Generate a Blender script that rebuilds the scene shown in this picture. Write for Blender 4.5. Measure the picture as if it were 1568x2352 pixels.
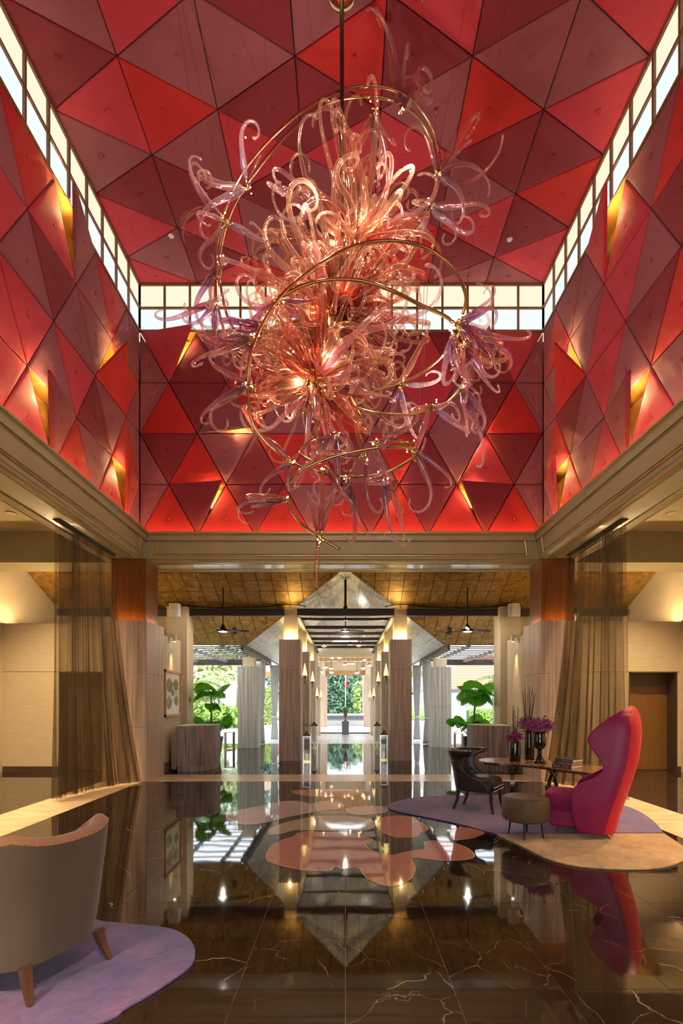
import bpy, math, random
from mathutils import Vector, Matrix, Quaternion
from math import sin, cos, pi, radians, sqrt
for _o in list(bpy.data.objects): bpy.data.objects.remove(_o)
SC = bpy.context.scene
COL = SC.collection
random.seed(7)
# ------------------------------------------------------------------ camera
F, EYE = 1130.0, 1.5          # focal length in pixels of the 1568x2352 frame, eye height
cam = bpy.data.cameras.new('camera')
cam.sensor_fit = 'VERTICAL'; cam.sensor_height = 36; cam.sensor_width = 24
cam.lens = F / 2352 * 36
cam.shift_x = -9 / 2352; cam.shift_y = 437 / 2352
cam.clip_start = .05; cam.clip_end = 500
camo = bpy.data.objects.new('camera', cam); COL.objects.link(camo)
camo.location = (0, 0, EYE); camo.rotation_euler = (pi / 2, 0, 0)
SC.camera = camo
# ------------------------------------------------------------------ world, sun, exposure
SC.view_settings.view_transform = 'Standard'; SC.view_settings.look = 'None'
SC.view_settings.exposure = 1.0; SC.view_settings.gamma = 1.0
SC.view_settings.use_curve_mapping = False
SC.cycles.use_denoising = True
SC.cycles.use_adaptive_sampling = True; SC.cycles.adaptive_threshold = .09; SC.cycles.adaptive_min_samples = 16; SC.cycles.use_light_tree = False
SC.cycles.max_bounces = 7; SC.cycles.diffuse_bounces = 3; SC.cycles.glossy_bounces = 3
SC.cycles.transmission_bounces = 6; SC.cycles.transparent_max_bounces = 12
SC.cycles.sample_clamp_indirect = 6.0; SC.cycles.caustics_reflective = False; SC.cycles.caustics_refractive = False
W = bpy.data.worlds.new('sky'); SC.world = W; W.use_nodes = True
_bg = W.node_tree.nodes['Background']
_bg.inputs[0].default_value = (.90, .95, 1.0, 1); _bg.inputs[1].default_value = 1.85
_sun = bpy.data.lights.new('sun', 'SUN'); _sun.energy = .7; _sun.angle = radians(12); _sun.color = (1, .96, .88)
_suno = bpy.data.objects.new('sun', _sun); COL.objects.link(_suno); _suno.rotation_euler = (radians(38), radians(-25), 0)
L_CLER, L_COVE, L_FLAP, L_AISLE, L_CORE = 1.35, 24.0, 700.0, 290.0, 22.0
# ------------------------------------------------------------------ helpers
def srgb(r, g, b):
    f = lambda c: c / 12.92 if c <= .04045 else ((c + .055) / 1.055) ** 2.4
    return (f(r / 255), f(g / 255), f(b / 255), 1)
def P(x, y, d):
    "point at distance d behind pixel (x, y)"
    return Vector(((x - 793) * d / F, d, EYE + (1613 - y) * d / F))
def PF(x, y, z=0.0):
    "point of the level z behind pixel (x, y)"
    d = F * (EYE - z) / (y - 1613)
    return Vector(((x - 793) * d / F, d, z))

class G:
    def __init__(s): s.V = []; s.F = []; s.T = None
    def add(s, V, Fs):
        n = len(s.V); s.V += [tuple(v) for v in V]; s.F += [tuple(i + n for i in f) for f in Fs]; return s
    def box(s, x0, x1, y0, y1, z0, z1):
        return s.add([(x0, y0, z0), (x1, y0, z0), (x1, y1, z0), (x0, y1, z0), (x0, y0, z1), (x1, y0, z1), (x1, y1, z1), (x0, y1, z1)],
                     [(0, 3, 2, 1), (4, 5, 6, 7), (0, 1, 5, 4), (1, 2, 6, 5), (2, 3, 7, 6), (3, 0, 4, 7)])
    def prism(s, poly, z0, z1):
        n = len(poly)
        return s.add([(p[0], p[1], z0) for p in poly] + [(p[0], p[1], z1) for p in poly],
                     [tuple(range(n - 1, -1, -1)), tuple(range(n, 2 * n))] + [(i, (i + 1) % n, n + (i + 1) % n, n + i) for i in range(n)])
    def slab(s, pts, off):
        "polygon pts given thickness by the vector off"
        n = len(pts); off = Vector(off)
        return s.add([Vector(p) for p in pts] + [Vector(p) + off for p in pts],
                     [tuple(range(n)), tuple(range(2 * n - 1, n - 1, -1))] + [(i, n + i, n + (i + 1) % n, (i + 1) % n) for i in range(n)])
    def lathe(s, prof, seg=16, c=(0, 0, 0), ax=(1, 1)):
        n0 = []; V = []; Fs = []
        for r, z in prof:
            for k in range(seg):
                a = 2 * pi * k / seg
                V.append((c[0] + r * cos(a) * ax[0], c[1] + r * sin(a) * ax[1], c[2] + z))
        for i in range(len(prof) - 1):
            for k in range(seg):
                Fs.append((i * seg + k, i * seg + (k + 1) % seg, (i + 1) * seg + (k + 1) % seg, (i + 1) * seg + k))
        Fs.append(tuple(range(seg - 1, -1, -1))); m = (len(prof) - 1) * seg
        Fs.append(tuple(m + k for k in range(seg)))
        return s.add(V, Fs)
    def tube(s, pts, r, seg=8, cap=True):
        pts = [Vector(p) for p in pts]; n = len(pts)
        if not hasattr(r, '__len__'): r = [r] * n
        t = (pts[1] - pts[0]).normalized()
        u = t.orthogonal().normalized(); V = []; Fs = []
        for i in range(n):
            t2 = ((pts[min(i + 1, n - 1)] - pts[max(i - 1, 0)])).normalized()
            u = (u - t2 * u.dot(t2)).normalized() if (u - t2 * u.dot(t2)).length > 1e-6 else t2.orthogonal().normalized()
            w = t2.cross(u)
            for k in range(seg):
                a = 2 * pi * k / seg
                V.append(pts[i] + (u * cos(a) + w * sin(a)) * r[i])
        for i in range(n - 1):
            for k in range(seg):
                Fs.append((i * seg + k, i * seg + (k + 1) % seg, (i + 1) * seg + (k + 1) % seg, (i + 1) * seg + k))
        if cap:
            Fs.append(tuple(range(seg - 1, -1, -1))); m = (n - 1) * seg; Fs.append(tuple(m + k for k in range(seg)))
        return s.add(V, Fs)
    def bar(s, pts, wdir, w, t):
        "flat bar along pts, w wide along wdir, t thick"
        pts = [Vector(p) for p in pts]; wdir = Vector(wdir).normalized(); n = len(pts); V = []; Fs = []
        for i in range(n):
            tg = (pts[min(i + 1, n - 1)] - pts[max(i - 1, 0)]).normalized()
            nn = tg.cross(wdir).normalized()
            for a, b in ((-1, -1), (1, -1), (1, 1), (-1, 1)):
                V.append(pts[i] + wdir * a * w / 2 + nn * b * t / 2)
        for i in range(n - 1):
            for k in range(4): Fs.append((i * 4 + k, i * 4 + (k + 1) % 4, i * 4 + 4 + (k + 1) % 4, i * 4 + 4 + k))
        Fs += [(3, 2, 1, 0), tuple((n - 1) * 4 + k for k in range(4))]
        return s.add(V, Fs)
    def ball(s, c, r, seg=8, rings=5, sq=(1, 1, 1)):
        prof = [(max(r * sin(pi * i / rings), 1e-4), -r * cos(pi * i / rings)) for i in range(rings + 1)]
        V = []; Fs = []
        for rr, z in prof:
            for k in range(seg):
                a = 2 * pi * k / seg; V.append((c[0] + rr * cos(a) * sq[0], c[1] + rr * sin(a) * sq[1], c[2] + z * sq[2]))
        for i in range(rings):
            for k in range(seg): Fs.append((i * seg + k, i * seg + (k + 1) % seg, (i + 1) * seg + (k + 1) % seg, (i + 1) * seg + k))
        return s.add(V, Fs)
    def mesh(s, name, smooth=False):
        me = bpy.data.meshes.new(name); me.from_pydata(s.V, [], s.F); me.update()
        if smooth: me.polygons.foreach_set('use_smooth', [True] * len(me.polygons))
        return me
def ob(name, g, mat, parent=None, smooth=False, loc=None, bevel=0, sharp=None):
    me = g.mesh(name, smooth) if isinstance(g, G) else g
    if mat is not None and (not me.materials): me.materials.append(mat)
    o = bpy.data.objects.new(name, me); COL.objects.link(o)
    if parent is not None: o.parent = parent
    if loc is not None: o.location = loc
    if sharp is not None and smooth:
        try: me.set_sharp_from_angle(angle=radians(sharp))
        except Exception: pass
    if bevel:
        m = o.modifiers.new('bevel', 'BEVEL'); m.width = bevel; m.segments = 2; m.limit_method = 'ANGLE'
    return o
def tag(o, label=None, cat=None, group=None, kind=None):
    if label: o['label'] = label
    if cat: o['category'] = cat
    if group: o['group'] = group
    if kind: o['kind'] = kind
    return o
def thing(name, label, cat, loc=(0, 0, 0), rz=0.0, group=None):
    o = bpy.data.objects.new(name, None); COL.objects.link(o); o.location = loc; o.rotation_euler = (0, 0, rz)
    o.empty_display_size = .1
    return tag(o, label, cat, group)
def struct(name, g=None, mat=None, parent=None, smooth=False, bevel=0):
    if g is None:
        o = bpy.data.objects.new(name, None); COL.objects.link(o); o.empty_display_size = .1
    else: o = ob(name, g, mat, parent, smooth, bevel=bevel)
    if parent is None: o['kind'] = 'structure'
    return o
def copy_tree(o, parent=None):
    c = o.copy(); COL.objects.link(c); c.parent = parent
    for ch in list(o.children): copy_tree(ch, c)
    return c
def catmull(pts, n=6, closed=True):
    pts = [Vector(p) for p in pts]; N = len(pts); out = []
    rng = range(N) if closed else range(N - 1)
    for i in rng:
        g = (lambda k: pts[k % N]) if closed else (lambda k: pts[min(max(k, 0), N - 1)])
        a, b, c, d = g(i - 1), g(i), g(i + 1), g(i + 2)
        for k in range(n):
            t = k / n
            out.append(.5 * ((2 * b) + (c - a) * t + (2 * a - 5 * b + 4 * c - d) * t * t + (3 * b - a - 3 * c + d) * t ** 3))
    if not closed: out.append(pts[-1])
    return out
def lamp(kind, loc, energy, color, size=.1, target=None, spot=60, blend=.5, name=None, parent=None):
    l = bpy.data.lights.new(name or 'lamp_light', kind); l.energy = energy; l.color = color
    if kind == 'AREA': l.size = size
    elif kind in ('POINT', 'SPOT'): l.shadow_soft_size = size
    if kind == 'SPOT': l.spot_size = radians(spot); l.spot_blend = blend
    o = bpy.data.objects.new(name or 'lamp_light', l); COL.objects.link(o); o.location = loc
    if target is not None: o.rotation_euler = (Vector(target) - Vector(loc)).to_track_quat('-Z', 'Y').to_euler()
    if parent is not None: o.parent = parent; o.location = Vector(loc) - parent.location
    return o
# ------------------------------------------------------------------ materials
MATS = {}
class NT:
    def __init__(s, name):
        s.m = bpy.data.materials.new(name); s.m.use_nodes = True; s.t = s.m.node_tree; s.b = s.t.nodes['Principled BSDF']; s.out = s.t.nodes['Material Output']
    def n(s, typ, **kw):
        nd = s.t.nodes.new('ShaderNode' + typ)
        for k, v in kw.items():
            if k.startswith('i_'): nd.inputs[k[2:].replace('_', ' ')].default_value = v
            else: setattr(nd, k, v)
        return nd
    def l(s, a, b): s.t.links.new(a, b)
    def coords(s, scale=(1, 1, 1), kind='Object'):
        tc = s.n('TexCoord'); mp = s.n('Mapping'); mp.inputs['Scale'].default_value = scale
        s.l(tc.outputs[kind], mp.inputs[0]); return mp
    def ramp(s, fac, stops):
        r = s.n('ValToRGB'); e = r.color_ramp.elements
        while len(e) < len(stops): e.new(.5)
        for i, (p, c) in enumerate(stops): e[i].position = p; e[i].color = c
        s.l(fac, r.inputs[0]); return r
def mat(name, col, rough=.5, metal=0.0, noise=None, bump=None, spec=None, sheen=0, coat=0, trans=0, ior=None, emit=None, estr=0):
    "noise=(scale vec, amount 0..1 dark/light variation), bump=(scale vec, strength)"
    if name in MATS: return MATS[name]
    t = NT(name); b = t.b
    b.inputs['Base Color'].default_value = col; b.inputs['Roughness'].default_value = rough; b.inputs['Metallic'].default_value = metal
    if spec is not None: b.inputs['Specular IOR Level'].default_value = spec
    if ior: b.inputs['IOR'].default_value = ior
    if sheen: b.inputs['Sheen Weight'].default_value = sheen; b.inputs['Sheen Roughness'].default_value = .4
    if coat: b.inputs['Coat Weight'].default_value = coat; b.inputs['Coat Roughness'].default_value = .05
    if trans: b.inputs['Transmission Weight'].default_value = trans
    if emit: b.inputs['Emission Color'].default_value = emit; b.inputs['Emission Strength'].default_value = estr
    if noise:
        mp = t.coords(noise[0]); nz = t.n('TexNoise'); nz.inputs['Scale'].default_value = 1; nz.inputs['Detail'].default_value = 4
        t.l(mp.outputs[0], nz.inputs['Vector']); a = noise[1]
        dk = tuple(c * (1 - a) for c in col[:3]) + (1,); lt = tuple(min(1, c * (1 + a)) for c in col[:3]) + (1,)
        if len(noise) > 2: dk = noise[2]
        r = t.ramp(nz.outputs[0], [(.32, dk), (.68, lt)]); t.l(r.outputs[0], b.inputs['Base Color'])
    if bump:
        mp = t.coords(bump[0]); nz = t.n('TexNoise'); nz.inputs['Scale'].default_value = 1; nz.inputs['Detail'].default_value = 3
        t.l(mp.outputs[0], nz.inputs['Vector']); bp = t.n('Bump'); bp.inputs['Strength'].default_value = bump[1]; bp.inputs['Distance'].default_value = .01
        t.l(nz.outputs[0], bp.inputs['Height']); t.l(bp.outputs[0], b.inputs['Normal'])
    MATS[name] = t.m; return t.m
def emat(name, col, strength):
    if name in MATS: return MATS[name]
    t = NT(name); e = t.n('Emission'); e.inputs[0].default_value = col; e.inputs[1].default_value = strength
    t.l(e.outputs[0], t.out.inputs[0]); MATS[name] = t.m; return t.m
# padded wall fabric in the four reds of the panels
FAB = {}
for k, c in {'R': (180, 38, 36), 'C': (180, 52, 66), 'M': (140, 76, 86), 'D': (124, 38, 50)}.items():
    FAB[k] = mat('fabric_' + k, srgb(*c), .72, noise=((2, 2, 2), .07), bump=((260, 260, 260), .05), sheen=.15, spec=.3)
M_backer = mat('panel_backing', srgb(60, 18, 20), .9, noise=((3, 3, 3), .2))
M_gold = mat('gold_lining', srgb(158, 110, 48), .5, .25, noise=((4, 4, 60), .25))
M_taupe = mat('taupe_paint', srgb(158, 146, 108), .45, noise=((3, 3, 3), .04))
M_gilt = mat('gilt_edge', srgb(214, 174, 92), .3, .7, noise=((6, 6, 6), .15))
M_cream = mat('cream_paint', srgb(226, 206, 172), .7, noise=((2, 2, 2), .03))
M_creamc = mat('cream_ceiling', srgb(214, 196, 150), .7, noise=((2, 2, 2), .03))
M_fabricwall = mat('woven_wallcovering', srgb(208, 190, 156), .75, noise=((3, 3, 160), .12), bump=((40, 40, 400), .12))
M_wood = mat('orange_wood', srgb(118, 68, 28), .35, noise=((30, 30, 1.2), .3), coat=.2)
M_dwood = mat('dark_timber', srgb(52, 36, 32), .4, noise=((2, 30, 30), .3))
M_door = mat('door_wood', srgb(128, 88, 44), .4, noise=((60, 60, 2), .15))
M_mullion = mat('mullion_wood', srgb(124, 84, 50), .5, noise=((20, 20, 20), .15))
M_base = mat('dark_baseboard', srgb(82, 62, 44), .4, noise=((5, 5, 30), .1))
M_basegrey = mat('taupe_baseboard', srgb(120, 106, 96), .5, noise=((5, 5, 30), .1))
M_brass = mat('polished_brass', srgb(214, 192, 138), .16, 1.0, noise=((3, 3, 3), .08))
M_bronze = mat('bronze_bar', srgb(120, 108, 92), .3, .9, noise=((8, 8, 8), .1))
M_steel = mat('polished_steel', srgb(214, 214, 212), .15, 1.0, noise=((5, 5, 5), .05))
M_black = mat('gloss_black', srgb(12, 10, 12), .08, noise=((9, 9, 9), .1), coat=.5)
M_blackmetal = mat('black_metal', srgb(26, 24, 26), .4, .3, noise=((9, 9, 9), .1))
M_white = mat('white_plastic', srgb(226, 222, 212), .5, noise=((3, 3, 3), .02))
def stone_mat(name, c1, c2, c3, rough=.6, sc=(26, 26, .7)):
    t = NT(name); mp = t.coords(sc); nz = t.n('TexNoise'); nz.inputs['Scale'].default_value = 1; nz.inputs['Detail'].default_value = 5
    t.l(mp.outputs[0], nz.inputs['Vector']); r = t.ramp(nz.outputs[0], [(.33, c1), (.5, c2), (.68, c3)])
    t.l(r.outputs[0], t.b.inputs['Base Color']); t.b.inputs['Roughness'].default_value = rough; MATS[name] = t.m; return t.m
M_trav = stone_mat('vein_cut_stone', srgb(170, 144, 122), srgb(196, 172, 148), srgb(214, 192, 168))
M_trav_d = stone_mat('brown_vein_cut_stone', srgb(160, 136, 118), srgb(184, 160, 142), srgb(204, 182, 164))
M_trav_l = stone_mat('pale_vein_cut_stone', srgb(170, 168, 160), srgb(200, 196, 186), srgb(222, 218, 208))
M_border = stone_mat('border_stone', srgb(206, 180, 140), srgb(222, 198, 160), srgb(232, 212, 178), .2, (2, 9, 9))
M_oak = stone_mat('grey_oak', srgb(104, 90, 82), srgb(142, 126, 116), srgb(170, 154, 142), .45, (22, 22, 1.1))
def marble(name, base, light, vein, vs=1.0, rough=.035, ior=2.3, rnd=True, bstr=.018, vamt=1.0):
    t = NT(name); tc = t.n('TexCoord'); oi = t.n('ObjectInfo')
    va = t.n('VectorMath', operation='SCALE'); va.inputs[0].default_value = (37, 53, 19); t.l(oi.outputs['Random'], va.inputs['Scale'])
    ad = t.n('VectorMath', operation='ADD'); t.l(tc.outputs['Object'], ad.inputs[0])
    if rnd: t.l(va.outputs[0], ad.inputs[1])
    nz = t.n('TexNoise'); nz.inputs['Scale'].default_value = 2.2 * vs; nz.inputs['Detail'].default_value = 6; t.l(ad.outputs[0], nz.inputs['Vector'])
    mx = t.n('Mix', data_type='VECTOR'); mx.inputs[0].default_value = .28
    t.l(ad.outputs[0], mx.inputs[4]); t.l(nz.outputs['Color'], mx.inputs[5])
    vo = t.n('TexVoronoi', feature='DISTANCE_TO_EDGE'); vo.inputs['Scale'].default_value = 1.15 * vs; t.l(mx.outputs[1], vo.inputs['Vector'])
    n2 = t.n('TexNoise'); n2.inputs['Scale'].default_value = 1.6 * vs; t.l(ad.outputs[0], n2.inputs['Vector'])
    r1 = t.ramp(vo.outputs['Distance'], [(0, (1, 1, 1, 1)), (.0010, (.6, .6, .6, 1)), (.0030, (0, 0, 0, 1))])
    r2 = t.ramp(n2.outputs[0], [(.46, (0, 0, 0, 1)), (.60, (vamt, vamt, vamt, 1))])
    mu0 = t.n('Math', operation='MULTIPLY'); t.l(r1.outputs[0], mu0.inputs[0]); t.l(r2.outputs[0], mu0.inputs[1])
    v3 = t.n('TexVoronoi', feature='DISTANCE_TO_EDGE'); v3.inputs['Scale'].default_value = 3.4 * vs; t.l(mx.outputs[1], v3.inputs['Vector'])
    r4 = t.ramp(v3.outputs['Distance'], [(0, (.45, .45, .45, 1)), (.005, (0, 0, 0, 1))]); r5 = t.ramp(n2.outputs[0], [(.40, (1, 1, 1, 1)), (.52, (.1, .1, .1, 1))])
    m4 = t.n('Math', operation='MULTIPLY'); t.l(r4.outputs[0], m4.inputs[0]); t.l(r5.outputs[0], m4.inputs[1])
    mu = t.n('Math', operation='MAXIMUM'); t.l(mu0.outputs[0], mu.inputs[0]); t.l(m4.outputs[0], mu.inputs[1])
    r3 = t.ramp(nz.outputs[0], [(.35, base), (.75, light)])
    mc = t.n('Mix', data_type='RGBA'); t.l(mu.outputs[0], mc.inputs[0]); t.l(r3.outputs[0], mc.inputs[6]); mc.inputs[7].default_value = vein
    t.l(mc.outputs[2], t.b.inputs['Base Color'])
    t.b.inputs['Roughness'].default_value = rough; t.b.inputs['IOR'].default_value = ior
    # faint waviness of a hand-polished floor
    geo = t.n('NewGeometry'); wv = t.n('TexNoise'); wv.inputs['Scale'].default_value = 2.4; wv.inputs['Detail'].default_value = 1.5
    t.l(geo.outputs['Position'], wv.inputs['Vector'])
    bp = t.n('Bump'); bp.inputs['Strength'].default_value = bstr; bp.inputs['Distance'].default_value = .05
    t.l(wv.outputs[0], bp.inputs['Height']); t.l(bp.outputs[0], t.b.inputs['Normal'])
    MATS[name] = t.m; return t.m
M_marble = marble('dark_marble', srgb(30, 21, 18), srgb(48, 36, 31), srgb(176, 152, 138))
M_marble_s = marble('dark_marble_slab', srgb(34, 25, 22), srgb(52, 42, 38), srgb(130, 110, 100), rnd=False)
M_inl = {k: marble('inlay_' + k, srgb(*c), srgb(*(min(255, v + 14) for v in c)), srgb(*c), rough=.04, ior=2.2, bstr=.02) for k, c in
         {'salmon': (190, 124, 108), 'beige': (182, 162, 144), 'lavender': (186, 168, 170), 'brown': (96, 72, 60)}.items()}
M_joint = mat('floor_joint', srgb(128, 110, 96), .4, noise=((9, 9, 9), .1))
M_pane_u = emat('frosted_pane_warm', srgb(246, 236, 206), L_CLER * .42)
M_pane_l = emat('frosted_pane_cool', srgb(226, 240, 236), L_CLER * .45)
M_cove = emat('cove_tube', (1, .64, .28, 1), L_COVE)
M_flap = emat('pocket_tube', (1, .66, .28, 1), L_FLAP)
M_bulb = emat('warm_bulb', (1, .80, .42, 1), 18.0)
M_down = emat('fill_lamp_lens', (1, .82, .55, 1), 6.0)
M_glass = None
def glassy(name, tint, refl=.12, edge=1.2, rough=.03):
    t = NT(name); tr = t.n('BsdfTransparent'); tr.inputs[0].default_value = tint; gl = t.n('BsdfGlossy'); gl.inputs['Roughness'].default_value = rough
    lw = t.n('LayerWeight'); lw.inputs[0].default_value = refl; mx = t.n('MixShader')
    t.l(lw.outputs['Fresnel'], mx.inputs[0]); t.l(tr.outputs[0], mx.inputs[1]); t.l(gl.outputs[0], mx.inputs[2]); t.l(mx.outputs[0], t.out.inputs[0])
    MATS[name] = t.m; return t.m
M_glass = glassy('clear_glass', (.95, .97, .96, 1), .35)
# ------------------------------------------------------------------ atrium shell
XL, XR, D, ZC = -4.12, 3.96, 9.85, 9.88
U = (XR - XL) / 7
ZT, DZ = 8.92, 1.018
YR = D - 7 * U
def lattice(nrow, par0):
    out = []
    for r in range(nrow):
        li, lh = (r, r + 1) if (par0 + r) % 2 == 0 else (r + 1, r)
        for k in range(7): out.append(((r, 'I', k), [(li, k), (li, k + 1), (lh, k + .5)]))
        for k in range(6): out.append(((r, 'H', k), [(lh, k + .5), (lh, k + 1.5), (li, k + 1)]))
        out.append(((r, 'E', 0), [(li, 0), (lh, 0), (lh, .5)])); out.append(((r, 'E', 1), [(li, 7), (lh, 7), (lh, 6.5)]))
    return out
CCOL = {  # colours read off the photograph: strip/row -> I panels, H panels, end panel
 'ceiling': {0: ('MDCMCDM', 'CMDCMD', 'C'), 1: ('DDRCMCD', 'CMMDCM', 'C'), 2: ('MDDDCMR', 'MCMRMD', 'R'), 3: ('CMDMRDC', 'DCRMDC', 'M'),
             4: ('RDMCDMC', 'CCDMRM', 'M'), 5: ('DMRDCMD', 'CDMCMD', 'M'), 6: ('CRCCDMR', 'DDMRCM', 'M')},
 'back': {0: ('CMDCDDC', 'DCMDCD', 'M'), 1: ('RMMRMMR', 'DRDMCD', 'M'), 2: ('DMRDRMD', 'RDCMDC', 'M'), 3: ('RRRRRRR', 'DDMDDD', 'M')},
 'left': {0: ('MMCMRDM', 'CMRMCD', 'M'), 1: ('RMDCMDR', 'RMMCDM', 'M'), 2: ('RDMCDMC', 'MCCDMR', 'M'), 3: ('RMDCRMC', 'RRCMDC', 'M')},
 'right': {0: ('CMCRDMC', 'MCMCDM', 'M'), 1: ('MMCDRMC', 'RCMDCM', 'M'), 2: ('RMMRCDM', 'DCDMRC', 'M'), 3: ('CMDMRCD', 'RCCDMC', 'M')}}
FLAPS = {'back': {(0, 'I', 0): 1, (1, 'I', 1): 1, (3, 'H', 0): 1, (0, 'H', 5): 2, (2, 'I', 5): 1, (3, 'H', 5): 0, (3, 'H', 3): 1, (1, 'H', 3): 0},
         'left': {(0, 'H', 1): 1, (3, 'I', 2): 1, (3, 'I', 0): 1, (1, 'H', 0): 2, (2, 'I', 4): 1}}
FLAPS['right'] = FLAPS['left']
SURF = {'ceiling': (7, 1, lambda r, s: Vector((XL + r * U, D - s * U, ZC)), Vector((0, 0, -1))),
        'back': (4, 0, lambda r, s: Vector((XL + s * U, D, ZT - r * DZ)), Vector((0, -1, 0))),
        'left': (4, 1, lambda r, s: Vector((XL, D - s * U, ZT - r * DZ)), Vector((1, 0, 0))),
        'right': (4, 1, lambda r, s: Vector((XR, D - s * U, ZT - r * DZ)), Vector((-1, 0, 0)))}
def incenter(p):
    a = (p[1] - p[2]).length; b = (p[0] - p[2]).length; c = (p[0] - p[1]).length
    return (p[0] * a + p[1] * b + p[2] * c) / (a + b + c), (p[1] - p[0]).cross(p[2] - p[0]).length / (a + b + c)
PADPROF = [(.007, -.05), (.007, -.012), (.013, -.003), (.03, .004), (.09, .010)]
def pad_mesh(p, n):
    if (p[1] - p[0]).cross(p[2] - p[0]).dot(n) < 0: p = [p[0], p[2], p[1]]
    c, r = incenter(p); cen = (p[0] + p[1] + p[2]) / 3; g = G(); V = []; Fs = []
    for ins, h in PADPROF:
        k = 1 - ins / r
        V += [c + (q - c) * k + n * h for q in p]
    for k, h in ((.45, .012), (.15, .010), (.065, -.004), (.03, -.018)):
        V += [cen + (q - cen) * k + n * h for q in p]
    m = len(V) // 3
    for i in range(m - 1):
        for j in range(3): Fs.append((i * 3 + j, i * 3 + (j + 1) % 3, i * 3 + 3 + (j + 1) % 3, i * 3 + 3 + j))
    Fs.append(((m - 1) * 3, (m - 1) * 3 + 1, (m - 1) * 3 + 2)); Fs.append((2, 1, 0))
    g.add(V, Fs); return g, cen
BTN = {}
for key in 'RCMD':
    gb = G().lathe([(.030, -.006), (.034, .006), (.026, .018), (.008, .022)], 8)
    BTN[key] = gb.mesh('button', True); BTN[key].materials.append(FAB[key])
def build_surface(name, parent):
    nr, par, f, n = SURF[name]
    for (r, kind, k), vs in lattice(nr, par):
        p = [f(*v) for v in vs]
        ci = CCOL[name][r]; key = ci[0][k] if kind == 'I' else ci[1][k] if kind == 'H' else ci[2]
        push = FLAPS.get(name, {}).get((r, kind, k))
        nn = n
        if push is not None:
            a, b = p[(push + 1) % 3], p[(push + 2) % 3]; q = p[push]
            e = (b - a).normalized(); foot = a + e * (q - a).dot(e); h = q - foot
            ang = radians(16.5 if name != 'back' else 14)
            q2 = foot + h * cos(ang) + n * h.length * sin(ang)
            orig = list(p); p = list(p); p[push] = q2
            nn = (p[1] - p[0]).cross(p[2] - p[0]).normalized()
            if nn.dot(n) < 0: nn = -nn
            light_pocket(parent, orig, push, n, ang)
        g, cen = pad_mesh(p, nn)
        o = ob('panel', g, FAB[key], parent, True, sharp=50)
        if kind != 'E':
            b = ob('button', BTN[key], None, o); b.location = cen - nn * .008
            b.rotation_mode = 'QUATERNION'; b.rotation_quaternion = nn.to_track_quat('Z', 'Y')
def light_pocket(parent, p, push, n, ang):
    "gold-lined recess with a lamp tube behind a tilted panel"
    c, r = incenter(p); g = G(); q = [c + (v - c) * (1 - .012 / r) for v in p]; dep = -n * .26
    V = [v - n * .01 for v in q] + [v + dep for v in q]
    g.add(V, [(0, 1, 4, 3), (1, 2, 5, 4), (2, 0, 3, 5), (3, 4, 5)])
    o = ob('light_recess', g, M_gold, parent)
    a, b = p[(push + 1) % 3], p[(push + 2) % 3]; m = (a + b) / 2; dirp = (p[push] - m)
    # lamp tube fixed to the back of the tilted panel, just clear of the wall plane
    e = (b - a).normalized(); foot = a + e * (p[push] - a).dot(e); h = p[push] - foot
    q2 = foot + h * cos(ang) + n * h.length * sin(ang)
    t0 = a * .38 + q2 * .62; t1 = b * .38 + q2 * .62; back = -n * .052
    t0, t1 = t0 * .72 + t1 * .28, t1 * .72 + t0 * .28
    ob('lamp_tube', G().tube([t0 + back, t1 + back], .010, 6), M_flap, o)
ceil = struct('ceiling', G().box(XL - .5, XR + .5, YR - .5, D + .5, ZC + .07, ZC + .2), M_backer)
wb = struct('wall_back', G().box(XL - .3, XR + .3, D + .28, D + .36, 4.72, ZT), M_backer)
wl = struct('wall_left', G().box(XL - .36, XL - .28, YR, D + .28, 4.72, ZT), M_backer)
wr = struct('wall_right', G().box(XR + .28, XR + .36, YR, D + .28, 4.72, ZT), M_backer)
for nm, par in (('ceiling', ceil), ('back', wb), ('left', wl), ('right', wr)): build_surface(nm, par)
struct('wall_rear', G().box(XL, XR, YR - .08, YR, 4.8, ZC + .07), FAB['C'])
# smoke detectors / downlights set flush in the ceiling
for i, (x, y) in enumerate(((393, 540), (1170, 548))):
    p = P(x, y, F * (ZC - EYE) / (1613 - y)); o = ob('flush_speaker', G().lathe([(.045, 0), (.05, -.008), (.03, -.012)], 16), M_white, None, loc=p + Vector((0, 0, -.012)))
    tag(o, 'small round cream disc set in the red ceiling, %s of the chandelier' % ('left' if i == 0 else 'right'), 'ceiling disc')
# clerestory windows
def clerestory(idx, f, n, length):
    "f(s, z) point on the wall plane, n inward normal"
    w = struct('window_%d' % idx); nb = 16; z0, z1 = ZT, ZC + .02; zm = z0 + .47; st = length / nb
    def bx(s0, s1, za, zb, d0, d1):
        a, b = f(s0, za) + n * d0, f(s1, zb) + n * d1
        return G().box(min(a.x, b.x), max(a.x, b.x), min(a.y, b.y), max(a.y, b.y), za, zb)
    for k in range(nb + 1): ob('mullion', bx(k * st - .02, k * st + .02, z0, z1, -.03, .02), M_mullion, w)
    for za, zb in ((z0 - .01, z0 + .03), (zm - .018, zm + .018), (z1 - .06, z1)): ob('rail', bx(0, length, za, zb, -.028, .018), M_mullion, w)
    for k in range(nb):
        ob('pane', bx(k * st + .02, k * st + st - .02, z0 + .03, zm - .018, -.025, -.015), M_pane_l, w)
        ob('pane', bx(k * st + .02, k * st + st - .02, zm + .018, z1 - .06, -.025, -.015), M_pane_u, w)
clerestory(1, lambda s, z: Vector((XL + s, D, z)), Vector((0, -1, 0)), XR - XL)
clerestory(2, lambda s, z: Vector((XL, D - s, z)), Vector((1, 0, 0)), D - YR)
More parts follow.
